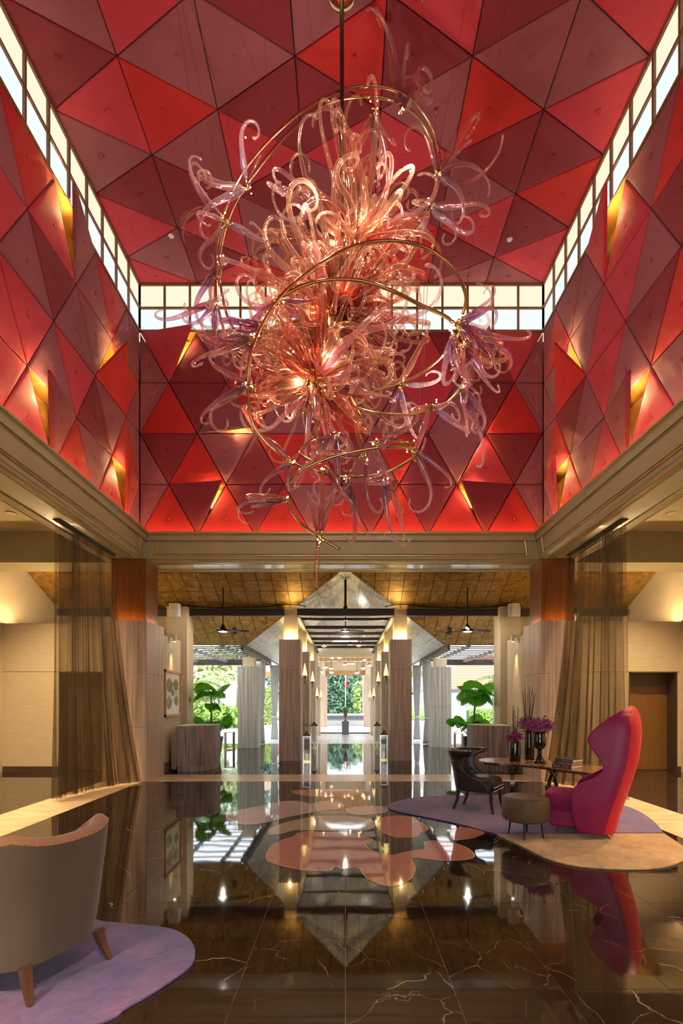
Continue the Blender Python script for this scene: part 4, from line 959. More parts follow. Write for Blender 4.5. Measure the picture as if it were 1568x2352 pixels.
for k, x in enumerate((-3, 0, 3)): fill_lamp(x, -1.0, 4.888, L_AISLE * 3.0, 'added downlight over the viewpoint, %s' % ('left', 'middle', 'right')[k])
# ------------------------------------------------------------------ rugs
def rug_pile(name, c1, c2, c3):
    t = NT(name); mp = t.coords((2.2, 2.2, 2.2)); nz = t.n('TexNoise'); nz.inputs['Scale'].default_value = 1; nz.inputs['Detail'].default_value = 4; t.l(mp.outputs[0], nz.inputs['Vector'])
    r = t.ramp(nz.outputs[0], [(.36, c1), (.5, c2), (.64, c3)])
    m2_ = t.coords((9, 9, 9)); v = t.n('TexNoise'); v.inputs['Scale'].default_value = 1; v.inputs['Detail'].default_value = 6; v.inputs['Distortion'].default_value = 1.5; t.l(m2_.outputs[0], v.inputs['Vector'])
    r2 = t.ramp(v.outputs[0], [(.35, (.78, .78, .78, 1)), (.65, (1.15, 1.15, 1.15, 1))]); mx = t.n('Mix', data_type='RGBA', blend_type='MULTIPLY'); mx.inputs[0].default_value = 1
    t.l(r.outputs[0], mx.inputs[6]); t.l(r2.outputs[0], mx.inputs[7]); t.l(mx.outputs[2], t.b.inputs['Base Color']); t.b.inputs['Roughness'].default_value = .95; t.b.inputs['Sheen Weight'].default_value = .4
    b = t.n('Bump'); b.inputs['Strength'].default_value = .5; b.inputs['Distance'].default_value = .01; m3 = t.coords((160, 160, 160)); n3 = t.n('TexNoise'); n3.inputs['Scale'].default_value = 1; t.l(m3.outputs[0], n3.inputs['Vector'])
    ad = t.n('Math', operation='ADD'); t.l(n3.outputs[0], ad.inputs[0]); t.l(v.outputs[0], ad.inputs[1]); t.l(ad.outputs[0], b.inputs['Height']); t.l(b.outputs[0], t.b.inputs['Normal']); MATS[name] = t.m; return t.m
M_rugp = rug_pile('purple_pile', srgb(76, 70, 134), srgb(104, 80, 134), srgb(120, 86, 132)); M_rugl = rug_pile('violet_pile', srgb(58, 64, 134), srgb(88, 70, 146), srgb(110, 80, 146)); M_rugt = rug_pile('tan_pile', srgb(160, 124, 84), srgb(178, 142, 98), srgb(192, 156, 110))
def flat_rug(parent, nm, pts, m, h, org):
    if sum(pts[i].x * pts[(i + 1) % len(pts)].y - pts[(i + 1) % len(pts)].x * pts[i].y for i in range(len(pts))) < 0: pts = pts[::-1]
    return ob(nm, G().prism([(p.x - org[0], p.y - org[1]) for p in pts], .003, h), m, parent)
org = (2.6, 5.9); rg = thing('rug', 'organic purple and tan rug under the black chair, stool and crimson chair', 'rug', (org[0], org[1], 0))
low = [(1141, 1918), (1205, 1950), (1261, 1977), (1336, 1994), (1445, 2000), (1524, 1995), (1568, 1979), (1583, 1965), (1572, 1950), (1550, 1934), (1524, 1917)]
up = [(1141, 1918), (1060, 1896), (980, 1879), (915, 1866), (888, 1855), (905, 1845), (940, 1836), (985, 1831), (1050, 1829), (1150, 1828), (1250, 1830), (1350, 1838), (1430, 1852), (1467, 1866), (1501, 1889), (1524, 1917)]
tan_ = catmull([PF(*p) for p in low], 5, False); pur = catmull([PF(*p) for p in up], 5, False)
flat_rug(rg, 'tan_field', tan_, M_rugt, .016, org); flat_rug(rg, 'purple_field', pur, M_rugp, .016, org)
a_, b_ = PF(1141, 1918), PF(1524, 1917); g = G()
for k in range(60):
    s = k / 60; p = a_.lerp(b_, s); q = a_.lerp(b_, s + .5 / 60); r_ = a_.lerp(b_, s + 1 / 60)
    g.tube([(p.x - org[0], p.y - org[1] - .015, .018), (q.x - org[0], q.y - org[1] + .015, .018), (r_.x - org[0], r_.y - org[1] - .015, .018)], .003, 4)
tag(ob('zigzag_stitch', g, mat('stitch', srgb(120, 70, 90), .9, noise=((9, 9, 9), .1)), rg), kind='stuff')
lr = [(242, 2121), (319, 2128), (390, 2137), (430, 2157), (448, 2187), (440, 2219), (408, 2247), (344, 2289), (287, 2322), (239, 2352)]
lp = [PF(*p) for p in lr]; lp += [Vector((-1.5, 2.05, 0)), Vector((-2.0, 1.9, 0)), Vector((-2.6, 2.1, 0)), Vector((-2.9, 2.7, 0)), Vector((-2.4, 3.25, 0)), Vector((-1.8, 3.37, 0))]
org2 = (-1.7, 2.6); rl = thing('rug', 'violet-blue looped-pile rug under the taupe armchair', 'rug', (org2[0], org2[1], 0)); flat_rug(rl, 'pile', catmull(lp, 5), M_rugl, .014, org2)
ob('backing', G().prism([(p.x - org2[0], p.y - org2[1]) for p in catmull(lp, 5)][::-1 if False else 1], .001, .004), mat('rug_backing', srgb(50, 40, 50), .9, noise=((9, 9, 9), .1)), rl)
# ------------------------------------------------------------------ chairs
def interp(tab, z):
    for a, b in zip(tab, tab[1:]):
        if z <= b[0]:
            t = (z - a[0]) / (b[0] - a[0]); t = max(0, t); return [a[k] + (b[k] - a[k]) * t for k in range(len(a))]
    return list(tab[-1])
def smooth_tab(tab, n):
    pts = catmull([Vector((r[0], r[1], r[2])) for r in tab], n, False); w = [r[3] for r in tab]; out = []
    for i, p in enumerate(pts):
        s = i / n; k = min(int(s), len(w) - 2); out.append((p.x, p.y, p.z, w[k] + (w[k + 1] - w[k]) * (s - k)))
    return out
def upath(xf, xb, w, r, n):
    "U-shaped plan path from (xf,-w) round the back at xb to (xf,+w)"
    r = min(r, w * .98); pts = []
    m = n // 3
    if xf < xb + r:   # only part of the bend
        a0 = math.acos(max(-1, min(1, 1 - (xf - xb) / r))); 
        arc = [(xb + r - r * cos(a), -(w - r) - r * sin(a)) for a in [a0 * (1 - k / m) for k in range(m + 1)]]
    else:
        arc = [(xf + (xb + r - xf) * k / (m // 2), -w) for k in range(m // 2)] + [(xb + r - r * sin(a), -(w - r) - r * cos(a)) for a in [pi / 2 * k / (m - m // 2) for k in range(m - m // 2 + 1)]]
    half = arc; other = [(p[0], -p[1]) for p in half[::-1]]
    k = n + 1 - 2 * len(half); p0, p1 = half[-1], other[0]
    mid = [(p0[0] + (p1[0] - p0[0]) * (i + 1) / (k + 1), p0[1] + (p1[1] - p0[1]) * (i + 1) / (k + 1)) for i in range(k)]
    return half + mid + other
def resample(path, n):
    L = [0.0]
    for a, b in zip(path, path[1:]): L.append(L[-1] + math.hypot(b[0] - a[0], b[1] - a[1]))
    out = []; k = 0
    for i in range(n + 1):
        t = L[-1] * i / n
        while k < len(L) - 2 and L[k + 1] < t: k += 1
        u = (t - L[k]) / max(1e-9, L[k + 1] - L[k]); out.append((path[k][0] + (path[k + 1][0] - path[k][0]) * u, path[k][1] + (path[k + 1][1] - path[k][1]) * u))
    return out
def ushell(rows, n=36, r=.22):
    g = G(); V = []; Fs = []
    for z, xf, xb, w in rows: V += [(x, y, z) for x, y in upath(xf, xb, w, r, n)]
    for j in range(len(rows) - 1):
        for i in range(n): a = j * (n + 1) + i; Fs.append((a, a + 1, a + n + 2, a + n + 1))
    return g.add(V, Fs)
def cushion(poly, z0, z1, dome=.03, rnd=.03):
    "rounded block over a plan outline"
    g = G(); V = []; Fs = []; n = len(poly); cx = sum(p[0] for p in poly) / n; cy = sum(p[1] for p in poly) / n
    rows = [(1 - rnd * 1.2, z0), (1, z0 + rnd * .6), (1, z1 - rnd), (1 - rnd * .5, z1 - rnd * .3), (1 - rnd * 1.6, z1), (.6, z1 + dome * .8), (.25, z1 + dome)]
    for k, z in rows: V += [(cx + (p[0] - cx) * k, cy + (p[1] - cy) * k, z) for p in poly]
    for j in range(len(rows) - 1):
        for i in range(n): Fs.append((j * n + i, j * n + (i + 1) % n, (j + 1) * n + (i + 1) % n, (j + 1) * n + i))
    Fs.append(tuple(range(n - 1, -1, -1))); m = (len(rows) - 1) * n; Fs.append(tuple(m + i for i in range(n)))
    return g.add(V, Fs)
def rrect(x0, x1, y0, y1, r, n=6):
    out = []
    for cx, cy, a0 in ((x1 - r, y1 - r, 0), (x0 + r, y1 - r, pi / 2), (x0 + r, y0 + r, pi), (x1 - r, y0 + r, 1.5 * pi)):
        out += [(cx + r * cos(a0 + pi / 2 * k / n), cy + r * sin(a0 + pi / 2 * k / n)) for k in range(n + 1)]
    return out
# black leather chair with nailheads (faces local +X)
M_blk = mat('black_leather', srgb(26, 20, 24), .42, noise=((20, 20, 20), .2), bump=((120, 120, 120), .1), spec=.5); M_leg = mat('ebony_leg', srgb(42, 32, 32), .35, noise=((20, 20, 3), .2)); M_nail = mat('nickel_nail', srgb(236, 232, 224), .3, .6, noise=((9, 9, 9), .03))
ch = thing('slipper_chair', 'black leather side chair with curled back wings and rows of silver nailheads', 'chair', (1.84, 6.83, .016), math.atan2(-.29, .43))
rows = smooth_tab([(.29, .255, -.25, .245), (.36, .25, -.262, .25), (.42, .16, -.27, .252), (.47, .02, -.28, .253), (.54, -.09, -.29, .254), (.62, -.135, -.305, .256), (.70, -.13, -.32, .262), (.76, -.085, -.335, .275), (.795, .0, -.345, .295), (.83, .03, -.35, .30)], 4)
o = ob('back_shell', ushell(rows, 36, .2), M_blk, ch, True); md = o.modifiers.new('thick', 'SOLIDIFY'); md.thickness = .04; md.offset = -1
ob('seat', cushion(rrect(-.22, .28, -.235, .235, .06), .29, .45, .03, .06), M_blk, ch, True)
g = G()
def nails(g, pts, step=.024, r=.0068):
    acc = 0
    for a, b in zip(pts, pts[1:]):
        a, b = Vector(a), Vector(b); L = (b - a).length; s = step - acc
        while s < L: p = a.lerp(b, s / L); g.ball(p, r, 5, 3); s += step
        acc = (acc + L) % step
for sg in (-1, 1):
    nails(g, [(xf - .012, sg * (w + .003), z) for z, xf, xb, w in rows]); nails(g, [(xf - .05, sg * (w - .045), z) for z, xf, xb, w in rows])
nails(g, [(p[0] - .004, p[1], .826) for p in upath(.03, -.352, .302, .2, 36)]); nails(g, [(p[0] * .86, p[1] * .86, .835) for p in upath(.03, -.352, .302, .2, 36)])
for z in (.30, .345): nails(g, [(.286, -.23, z), (.286, .23, z)])
for sg in (-1, 1): nails(g, [(-.2, sg * .252, .296), (.25, sg * .252, .296)])
tag(ob('nailheads', g, M_nail, ch, True), 'rows of small silver nailheads', kind='stuff')
for sg in (-1, 1):
    ob('leg', G().tube([(.24, sg * .2, .30), (.25, sg * .205, .15), (.275, sg * .215, 0)], [.03, .025, .018], 4), M_leg, ch); ob('leg', G().tube([(-.2, sg * .19, .30), (-.225, sg * .192, .15), (-.28, sg * .195, 0)], [.028, .024, .018], 4), M_leg, ch)
# crimson wing chair (faces local +X)
M_crim = mat('crimson_leather', srgb(144, 0, 82), .42, noise=((6, 6, 6), .06), bump=((200, 200, 200), .05)); M_crimb = mat('scarlet_back', srgb(206, 22, 52), .5, noise=((6, 6, 6), .06), bump=((300, 300, 300), .1))
wc = thing('wing_chair', 'tall crimson high-back wing chair with curling hood on slim chrome feet', 'chair', (2.97, 5.52, .016), pi - radians(31))
tb = [(.07, .33, .0, .27), (.20, .375, -.035, .285), (.32, .398, -.07, .295), (.43, .412, -.11, .30), (.50, .405, -.135, .30), (.56, .36, -.155, .30), (.61, .27, -.17, .30), (.66, .17, -.185, .30), (.72, .085, -.203, .30), (.80, .06, -.228, .30), (.87, .095, -.245, .298), (.95, .155, -.258, .296), (1.03, .21, -.268, .294), (1.08, .222, -.273, .292), (1.14, .195, -.277, .288), (1.21, .125, -.276, .28), (1.28, .03, -.266, .265), (1.34, -.075, -.25, .24), (1.385, -.165, -.23, .20), (1.40, -.20, -.215, .17)]
tb = [(z, xf * .9, xb * .9, w) for z, xf, xb, w in tb]; rows = smooth_tab(tb, 4); sh_g = ushell(rows, 48, .17)
o = ob('hood_shell', sh_g, M_crim, wc, True); me = o.data; me.materials.append(M_crimb)
for p in me.polygons:
    c = sum((Vector(me.vertices[v].co) for v in p.vertices), Vector()) / len(p.vertices); r4 = interp(rows, c.z)
    if c.x < r4[2] + .085: p.material_index = 1
md = o.modifiers.new('thick', 'SOLIDIFY'); md.thickness = .055; md.offset = -1; md.use_rim = True
md = o.modifiers.new('bevel', 'BEVEL'); md.width = .015; md.segments = 2; md.limit_method = 'ANGLE'
ob('seat', cushion(rrect(.02, .66, -.235, .235, .05), .25, .455, .012, .03), M_crim, wc, True)
ob('seat_base', G().add([(.0, -.23, .075), (.60, -.225, .075), (.60, .225, .075), (.0, .23, .075), (.0, -.23, .27), (.655, -.232, .27), (.655, .232, .27), (0, .23, .27)], [(0, 3, 2, 1), (4, 5, 6, 7), (0, 1, 5, 4), (1, 2, 6, 5), (2, 3, 7, 6), (3, 0, 4, 7)]), M_crim, wc, bevel=.02)
g = G(); pth = upath(.12, -.11, .235, .15, 30)
ob('inner_back', ushell([(z, min(xf, .02) - .02, xb + .075, w - .062) for z, xf, xb, w in rows if .46 < z < 1.33], 30, .14), M_crim, wc, True)
for x, y, dx in ((.52, -.17, .02), (.52, .17, .02), (.05, -.19, -.07), (.05, .19, -.07)): ob('foot', G().tube([(x, y, .085), (x + dx, y, 0)], [.014, .010], 8), mat('copper_chrome', srgb(206, 160, 130), .15, .95, noise=((5, 5, 5), .05)), wc, True, sharp=50)
# taupe velvet armchair seen from behind (faces local +X)
M_velv = mat('taupe_velvet', srgb(98, 82, 68), .85, noise=((3, 3, 1.5), .16), sheen=.4, bump=((200, 200, 200), .05)); M_velin = mat('copper_velvet', srgb(148, 104, 80), .7, noise=((3, 3, 3), .12), sheen=.5); M_leg2 = mat('walnut_leg', srgb(92, 58, 40), .35, noise=((20, 20, 3), .2)); M_brn = mat('brass_nail', srgb(206, 164, 90), .25, .9, noise=((9, 9, 9), .05))
ac = thing('tub_armchair', 'taupe velvet tub armchair with copper inside, seen from behind on the violet rug', 'chair', (-1.715, 2.72, .014), radians(158))
n_, m_ = 48, 12; g = G(); gi = G(); V = []; Vi = []; Fs = []; top = []; topi = []
def hgt(s):   # s along the U, -1..1, 0 = middle of the back
    a = abs(s)
    if a < .33: return .755 + .045 * (a / .33) ** 2
    return .80 - .27 * (min(1, (a - .33) / .5)) ** 1.5
base = resample(upath(.42, -.26, .36, .26, 96), n_); inner = resample(upath(.38, -.17, .285, .20, 96), n_)
for j in range(m_ + 1):
    v = j / m_
    for i in range(n_ + 1):
        s = i / n_ * 2 - 1; x, y = base[i]; k = .86 + .14 * v ** .7; h = hgt(s); z = .15 + (h - .15) * v
        lean = -.05 * v if abs(s) < .6 else -.05 * v * (1 - (abs(s) - .6) / .4)
        V.append((x * k + lean, y * k, z)); 
        q = inner[i]; zi = .36 + (h - .36) * v
        Vi.append((q[0] * (.95 + .05 * v) + lean * .8, q[1] * (.95 + .05 * v), zi))
for j in range(m_):
    for i in range(n_): a = j * (n_ + 1) + i; Fs.append((a, a + 1, a + n_ + 2, a + n_ + 1))
ob('outer_shell', g.add(V, Fs), M_velv, ac, True)
ob('inner_upholstery', gi.add(Vi, [f[::-1] for f in Fs]), M_velin, ac, True)
g = G(); W0 = m_ * (n_ + 1); VV = []; FF = []
for i in range(n_ + 1):
    a, b = Vector(V[W0 + i]), Vector(Vi[W0 + i])
    for q in range(7):
        t = q / 6; VV.append(a.lerp(b, t) + Vector((0, 0, .035 * sin(pi * t))))
for i in range(n_):
    for q in range(6): a = i * 7 + q; FF.append((a, a + 1, a + 8, a + 7))
ob('top_roll', g.add(VV, FF), M_velin, ac, True)
g = G(); nails(g, [Vector(V[W0 + i]) + Vector((0, 0, .004)) for i in range(n_ + 1)], .017, .0045); tag(ob('nailheads', g, M_brn, ac, True), 'line of tiny brass nailheads', kind='stuff')
ob('seat', cushion(rrect(-.16, .42, -.28, .28, .06), .2, .44, .03, .05), M_velin, ac, True)
ob('underside', G().prism([(p[0] * .86, p[1] * .86) for p in base], .15, .2), M_velv, ac)
for x, y, dx, dy in ((-.22, -.22, -.06, -.03), (-.22, .21, -.06, .015), (.30, -.25, .03, -.02), (.30, .25, .03, .02)): ob('leg', G().tube([(x, y, .17), (x + dx * .35, y + dy * .4, .09), (x + dx, y + dy, 0)], [.032, .026, .017], 4), M_leg2, ac)
# woven stool
t_ = NT('woven_bronze_leather'); tc_ = t_.n('TexCoord'); mp_ = t_.n('Mapping'); t_.l(tc_.outputs['UV'], mp_.inputs[0])
w1 = t_.n('TexWave', bands_direction='DIAGONAL'); w1.inputs['Scale'].default_value = 6.0; t_.l(mp_.outputs[0], w1.inputs[0])
mpb = t_.n('Mapping'); mpb.inputs['Scale'].default_value = (-1, 1, 1); t_.l(tc_.outputs['UV'], mpb.inputs[0]); w2 = t_.n('TexWave', bands_direction='DIAGONAL'); w2.inputs['Scale'].default_value = 6.0; t_.l(mpb.outputs[0], w2.inputs[0])
mu_ = t_.n('Math', operation='MULTIPLY'); t_.l(w1.outputs[1], mu_.inputs[0]); t_.l(w2.outputs[1], mu_.inputs[1]); r_ = t_.ramp(mu_.outputs[0], [(.1, srgb(74, 58, 44)), (.6, srgb(150, 124, 98))]); t_.l(r_.outputs[0], t_.b.inputs['Base Color']); t_.b.inputs['Roughness'].default_value = .3; t_.b.inputs['Metallic'].default_value = .35
bp_ = t_.n('Bump'); bp_.inputs['Strength'].default_value = .7; bp_.inputs['Distance'].default_value = .006; t_.l(mu_.outputs[0], bp_.inputs['Height']); t_.l(bp_.outputs[0], t_.b.inputs['Normal'])
st = thing('stool', 'round woven bronze leather stool on three thin black legs beside the crimson chair', 'stool', (2.0, 5.46, .016))
prof = [(.01, .18), (.215, .18), (.24, .19), (.252, .215), (.255, .30), (.255, .40), (.246, .425), (.225, .442), (.12, .455), (.01, .458)]
sg_ = G().lathe(prof, 48); o = ob('padded_body', sg_, t_.m, st, True); uv = o.data.uv_layers.new(name='UVMap')
for lp_ in o.data.loops:
    v = o.data.vertices[lp_.vertex_index].co; ang = math.atan2(v.y, v.x)
    uv.data[lp_.index].uv = (v.x * 4.5, v.y * 4.5) if v.z > .44 or v.z < .185 else (ang * .255 * 4.5, v.z * 4.5)
for poly in o.data.polygons:      # mend the seam of the wrapped side
    us = [uv.data[l].uv[0] for l in poly.loop_indices]; z_ = max(o.data.vertices[v].co.z for v in poly.vertices)
    if max(us) - min(us) > 2 and z_ <= .44:
        for l in poly.loop_indices:
            if uv.data[l].uv[0] < 0: uv.data[l].uv[0] += 2 * pi * .255 * 4.5
for a in (-2.0, -.55, 1.15, 2.6): ob('leg', G().tube([(.16 * cos(a), .16 * sin(a), .185), (.185 * cos(a), .185 * sin(a), 0)], [.013, .009], 8), M_blackmetal, st, True, sharp=50)
# ------------------------------------------------------------------ console table with crossed hoop legs
TZ = .62
def Zt(x, y): return PF(x, y, TZ)
front = [(1099, 1745), (1112, 1749.5), (1140, 1752), (1180, 1754), (1242, 1760), (1300, 1768), (1355, 1775), (1390, 1778.5), (1412, 1778), (1420, 1773)]; backe = [(1414, 1767), (1390, 1762), (1340, 1754.5), (1290, 1749), (1240, 1744), (1190, 1741), (1140, 1740.3), (1110, 1741.5)]
pts = catmull([Zt(*p) for p in front + backe], 5); org3 = (2.7, 6.8)
if sum(pts[i].x * pts[(i + 1) % len(pts)].y - pts[(i + 1) % len(pts)].x * pts[i].y for i in range(len(pts))) < 0: pts = pts[::-1]
tb_ = thing('console_table', 'curved dark-edged wooden console table with crossing bronze hoop legs', 'table', (org3[0], org3[1], .016))
M_ttop = stone_mat('zebrano_top', srgb(96, 62, 38), srgb(150, 104, 66), srgb(186, 140, 92), .16, (2.2, 14, 2)); M_tedge = mat('dark_table_edge', srgb(52, 42, 38), .25, noise=((9, 9, 9), .1))
ob('top', G().prism([(p.x - org3[0], p.y - org3[1]) for p in pts], .592, .604), M_ttop, tb_); cxm = sum(p.x for p in pts) / len(pts); cym = sum(p.y for p in pts) / len(pts)
ob('edge', G().prism([((p.x - org3[0]), (p.y - org3[1])) for p in pts], .565, .592), M_tedge, tb_)
def hoop(cx, cy, ang):
    d = Vector((cos(ang), sin(ang), 0)); w = Vector((-sin(ang), cos(ang), 0)); c = Vector((cx - org3[0], cy - org3[1], 0))
    for sg in (-1, 1):
        prof = [(-.10, .565), (-.06, .545), (-.01, .495), (.045, .42), (.074, .33), (.074, .25), (.045, .165), (0, .10), (-.055, .04), (-.08, 0)]
        ob('hoop_leg', G().bar(catmull([c + d * (sg * x) + Vector((0, 0, z)) for x, z in prof], 4, False), w, .06, .010), M_bronze, tb_)
    for z in (.40, .20): ob('cross_rod', G().tube([c - d * .06 + Vector((0, 0, z)), c + d * .06 + Vector((0, 0, z))], .004, 5), M_brass, tb_)
hoop(2.46, 7.25, 1.25); hoop(2.87, 6.82, .45); hoop(3.14, 6.45, .1)
# vases and flowers
def at_table(x, y): p = PF(x, y, TZ); return (p.x, p.y, TZ)
va = at_table(1182, 1748); t = thing('cylinder_vase', 'short black cylinder vase holding the small purple orchid bunch', 'vase', va); rv, hv = .064, .25
def cyl_vase(t, r, h): ob('body', G().lathe([(r * .97, 0), (r, .008), (r, h - .004), (r * .985, h), (r * .9, h), (r * .88, .03)], 28), M_black, t, True, sharp=40); ob('foot_ring', G().lathe([(r * .9, -.0005), (r * .98, .001), (r * .98, .004)], 28), M_black, t)
cyl_vase(t, .082, .285)
vb = at_table(1215, 1744); t = thing('cylinder_vase', 'tall black cylinder vase standing behind the footed urn vase', 'vase', vb); cyl_vase(t, .075, .445)
vc = at_table(1239, 1753.5); t = thing('urn_vase', 'glossy black footed urn vase with ball stem holding the largest orchid bunch', 'vase', vc)
K_ = 1.16
sc3 = lambda pr: [(r * K_, z * K_) for r, z in pr]
ob('bowl', G().lathe(sc3([(.02, .165), (.045, .18), (.068, .215), (.077, .26), (.074, .31), (.062, .36), (.066, .385), (.068, .39), (.060, .39), (.055, .36)]), 28), M_black, t, True, sharp=60)
ob('knop', G().lathe(sc3([(.014, .12), (.026, .13), (.031, .145), (.026, .16), (.016, .17)]), 20), M_black, t, True); ob('foot', G().lathe(sc3([(.078, 0), (.08, .008), (.06, .03), (.04, .07), (.028, .105), (.018, .125)]), 24), M_black, t, True, sharp=60)
M_orch = mat('orchid_purple', srgb(150, 26, 124), .5, noise=((40, 40, 40), .35), sheen=.3); M_lg = mat('lime_leaf', srgb(132, 140, 64), .5, noise=((20, 20, 20), .25)); M_twig = mat('black_twig', srgb(28, 26, 22), .6, noise=((30, 30, 30), .2))
def bouquet(loc, rad, n, twigs, th, lab, seed):
    r = random.Random(seed); t = thing('flower_bunch', lab, 'flowers', loc); g = G(); V = []; Fs = []
    for k in range(n):
        v = Vector((r.gauss(0, 1), r.gauss(0, 1), r.gauss(0, .8) + .2)).normalized(); c = Vector((v.x * rad[0], v.y * rad[1], v.z * rad[2])) * r.uniform(.55, 1) + Vector((0, 0, rad[2] * .75))
        for q in range(5):
            nn = (v + Vector((r.gauss(0, .5), r.gauss(0, .5), r.gauss(0, .5)))).normalized(); a = Quaternion(nn, q * 1.257 + r.random()) @ nn.orthogonal().normalized(); b = nn.cross(a); s = .016; i0 = len(V)
            V += [c, c + a * s * .6 + b * s * .4 + nn * .004, c + a * s * 1.25 + nn * .008, c + a * s * .6 - b * s * .4 + nn * .004]; Fs.append((i0, i0 + 1, i0 + 2, i0 + 3))
    tag(ob('blossoms', g.add(V, Fs), M_orch, t), 'dense purple orchid blossoms', kind='stuff')
    for k in range(12):
        a = r.uniform(0, 6.28); s = r.uniform(.04, .07); c = Vector((cos(a) * rad[0] * 1.05, sin(a) * rad[1] * 1.05, rad[2] * r.choice((.1, .25, 1.5, 1.7)) + r.uniform(0, .03))); d = Vector((cos(a), sin(a), r.uniform(-.4, .5))).normalized(); w = d.cross(Vector((0, 0, 1))).normalized()
        ob('leaf', G().add([c, c + d * s * .4 + w * s * .35, c + d * s, c + d * s * .4 - w * s * .35], [(0, 1, 2), (0, 2, 3)]), M_lg, t)
        ob('stem', G().tube([(0, 0, 0), (c.x * .4, c.y * .4, c.z * .6), c], .0025, 4), M_lg, t)
    for k in range(twigs):
        x = r.uniform(-.5, .5) * rad[0]; y = r.uniform(-.5, .5) * rad[1]; h = th * r.uniform(.8, 1)
        ob('twig', G().tube([(x * .2, y * .2, -.02), (x * .8, y * .8, h * .5), (x * 1.3 + r.uniform(-.03, .03), y, h)], [.004, .0035, .0025], 5), M_twig, t)
    return t
bouquet((vc[0], vc[1], TZ + .45), (.20, .17, .12), 520, 0, .3, 'largest purple orchid bunch with green leaves in the urn vase', 3)
bouquet((vb[0] - .02, vb[1], TZ + .445), (.16, .12, .13), 280, 13, .70, 'purple orchid bunch with tall black twigs in the tall cylinder vase', 4)
bouquet((va[0], va[1], TZ + .285), (.135, .115, .09), 240, 7, .58, 'small purple orchid bunch with black twigs in the short cylinder vase', 5)
# books
def text_mesh(s, size):
    c = bpy.data.curves.new('title', 'FONT'); c.body = s; c.size = size; c.align_x = 'LEFT'; c.align_y = 'CENTER'; o = bpy.data.objects.new('title_tmp', c); COL.objects.link(o)
    bpy.context.view_layer.update(); me = bpy.data.meshes.new_from_object(o.evaluated_get(bpy.context.evaluated_depsgraph_get())); bpy.data.objects.remove(o); return me
bk0 = PF(1268, 1762, TZ); bk1 = PF(1312, 1767, TZ); ba = math.atan2(bk1.y - bk0.y, bk1.x - bk0.x); BL = (bk1 - bk0).length; zb = TZ
M_pg = mat('book_pages', srgb(206, 196, 176), .8, noise=((3, 3, 300), .15)); M_tt = mat('title_white', srgb(226, 222, 216), .6, noise=((5, 5, 5), .03))
for i, (c, h, sc_, ttl, ts, tx, lab) in enumerate((((52, 30, 34), .049, 1.0, 'Paris', .046, .02, 'thick dark maroon book titled Paris at the bottom of the stack'), ((84, 66, 128), .036, .95, 'Fashion in France', .021, .09, 'purple book in the middle of the stack'), ((74, 58, 58), .038, .92, 'The Houses of France', .016, .09, 'dark brown book on top of the stack'))):
    t = thing('book', lab, 'book', (bk0.x + .02 * i * cos(ba), bk0.y + .02 * i * sin(ba), zb + .0005), ba, 'books on the console table'); L, wd = BL * sc_, .27 * sc_ * 1.08; cm = mat('book_cover_%d' % i, srgb(*c), .35, noise=((12, 12, 12), .2))
    ob('cover', G().box(0, L, 0, wd, 0, .004), cm, t); ob('cover', G().box(0, L, 0, wd, h - .004, h), cm, t); ob('spine', G().box(0, L, -.004, 0, 0, h), cm, t); ob('pages', G().box(.004, L - .005, .001, wd - .005, .004, h - .004), M_pg, t)
    tm = text_mesh(ttl, ts); o = ob('title', tm, M_tt, t); o.rotation_euler = (pi / 2, 0, 0); o.location = (tx, -.0048, h / 2)
    if i == 0: ob('spine_picture', G().box(L * .5, L * .86, -.0046, -.004, .006, h - .006), mat('spine_photo', srgb(130, 80, 60), .4, noise=((60, 60, 60), .7)), t)
    zb += h + .0005
# ------------------------------------------------------------------ chandelier
CH = Vector((-.06, 6.02, 3.05))
chd = thing('chandelier', 'huge blown-glass chandelier of curling tendrils on looping brass tubes', 'chandelier', CH)
def tendril_glass(name, c0, c1, c2, gc=(1, .84, .80, 1), body=.23):
    "hollow blown glass: clear tinted middle, bright rims"
    t = NT(name); at = t.n('Attribute', attribute_name='along'); r = t.ramp(at.outputs['Fac'], [(.05, c0), (.4, c1), (.85, c2)])
    tr = t.n('BsdfTransparent'); t.l(r.outputs[0], tr.inputs[0]); gl = t.n('BsdfGlossy'); gl.inputs['Roughness'].default_value = .09; gl.inputs[0].default_value = gc
    df = t.n('BsdfTranslucent'); df.inputs[0].default_value = (gc[0], gc[1] * .92, gc[2] * .92, 1); d2 = t.n('BsdfDiffuse'); d2.inputs[0].default_value = (gc[0], gc[1] * .92, gc[2] * .92, 1); ad = t.n('MixShader'); ad.inputs[0].default_value = .5
    t.l(df.outputs[0], ad.inputs[1]); t.l(d2.outputs[0], ad.inputs[2])
    rim = t.n('MixShader'); rim.inputs[0].default_value = .55; t.l(ad.outputs[0], rim.inputs[1]); t.l(gl.outputs[0], rim.inputs[2])
    lw = t.n('LayerWeight'); lw.inputs[0].default_value = .5; rp = t.ramp(lw.outputs['Facing'], [(0, (body, body, body, 1)), (.55, (body * 1.6, body * 1.6, body * 1.6, 1)), (.80, (.55, .55, .55, 1)), (1, (.95, .95, .95, 1))])
    mx = t.n('MixShader'); t.l(rp.outputs[0], mx.inputs[0]); t.l(tr.outputs[0], mx.inputs[1]); t.l(rim.outputs[0], mx.inputs[2]); t.l(mx.outputs[0], t.out.inputs[0])
    nz = t.n('TexNoise'); nz.inputs['Scale'].default_value = 30; bp = t.n('Bump'); bp.inputs['Strength'].default_value = .12; bp.inputs['Distance'].default_value = .01; t.l(nz.outputs[0], bp.inputs['Height']); t.l(bp.outputs[0], gl.inputs['Normal'])
    MATS[name] = t.m; return t.m
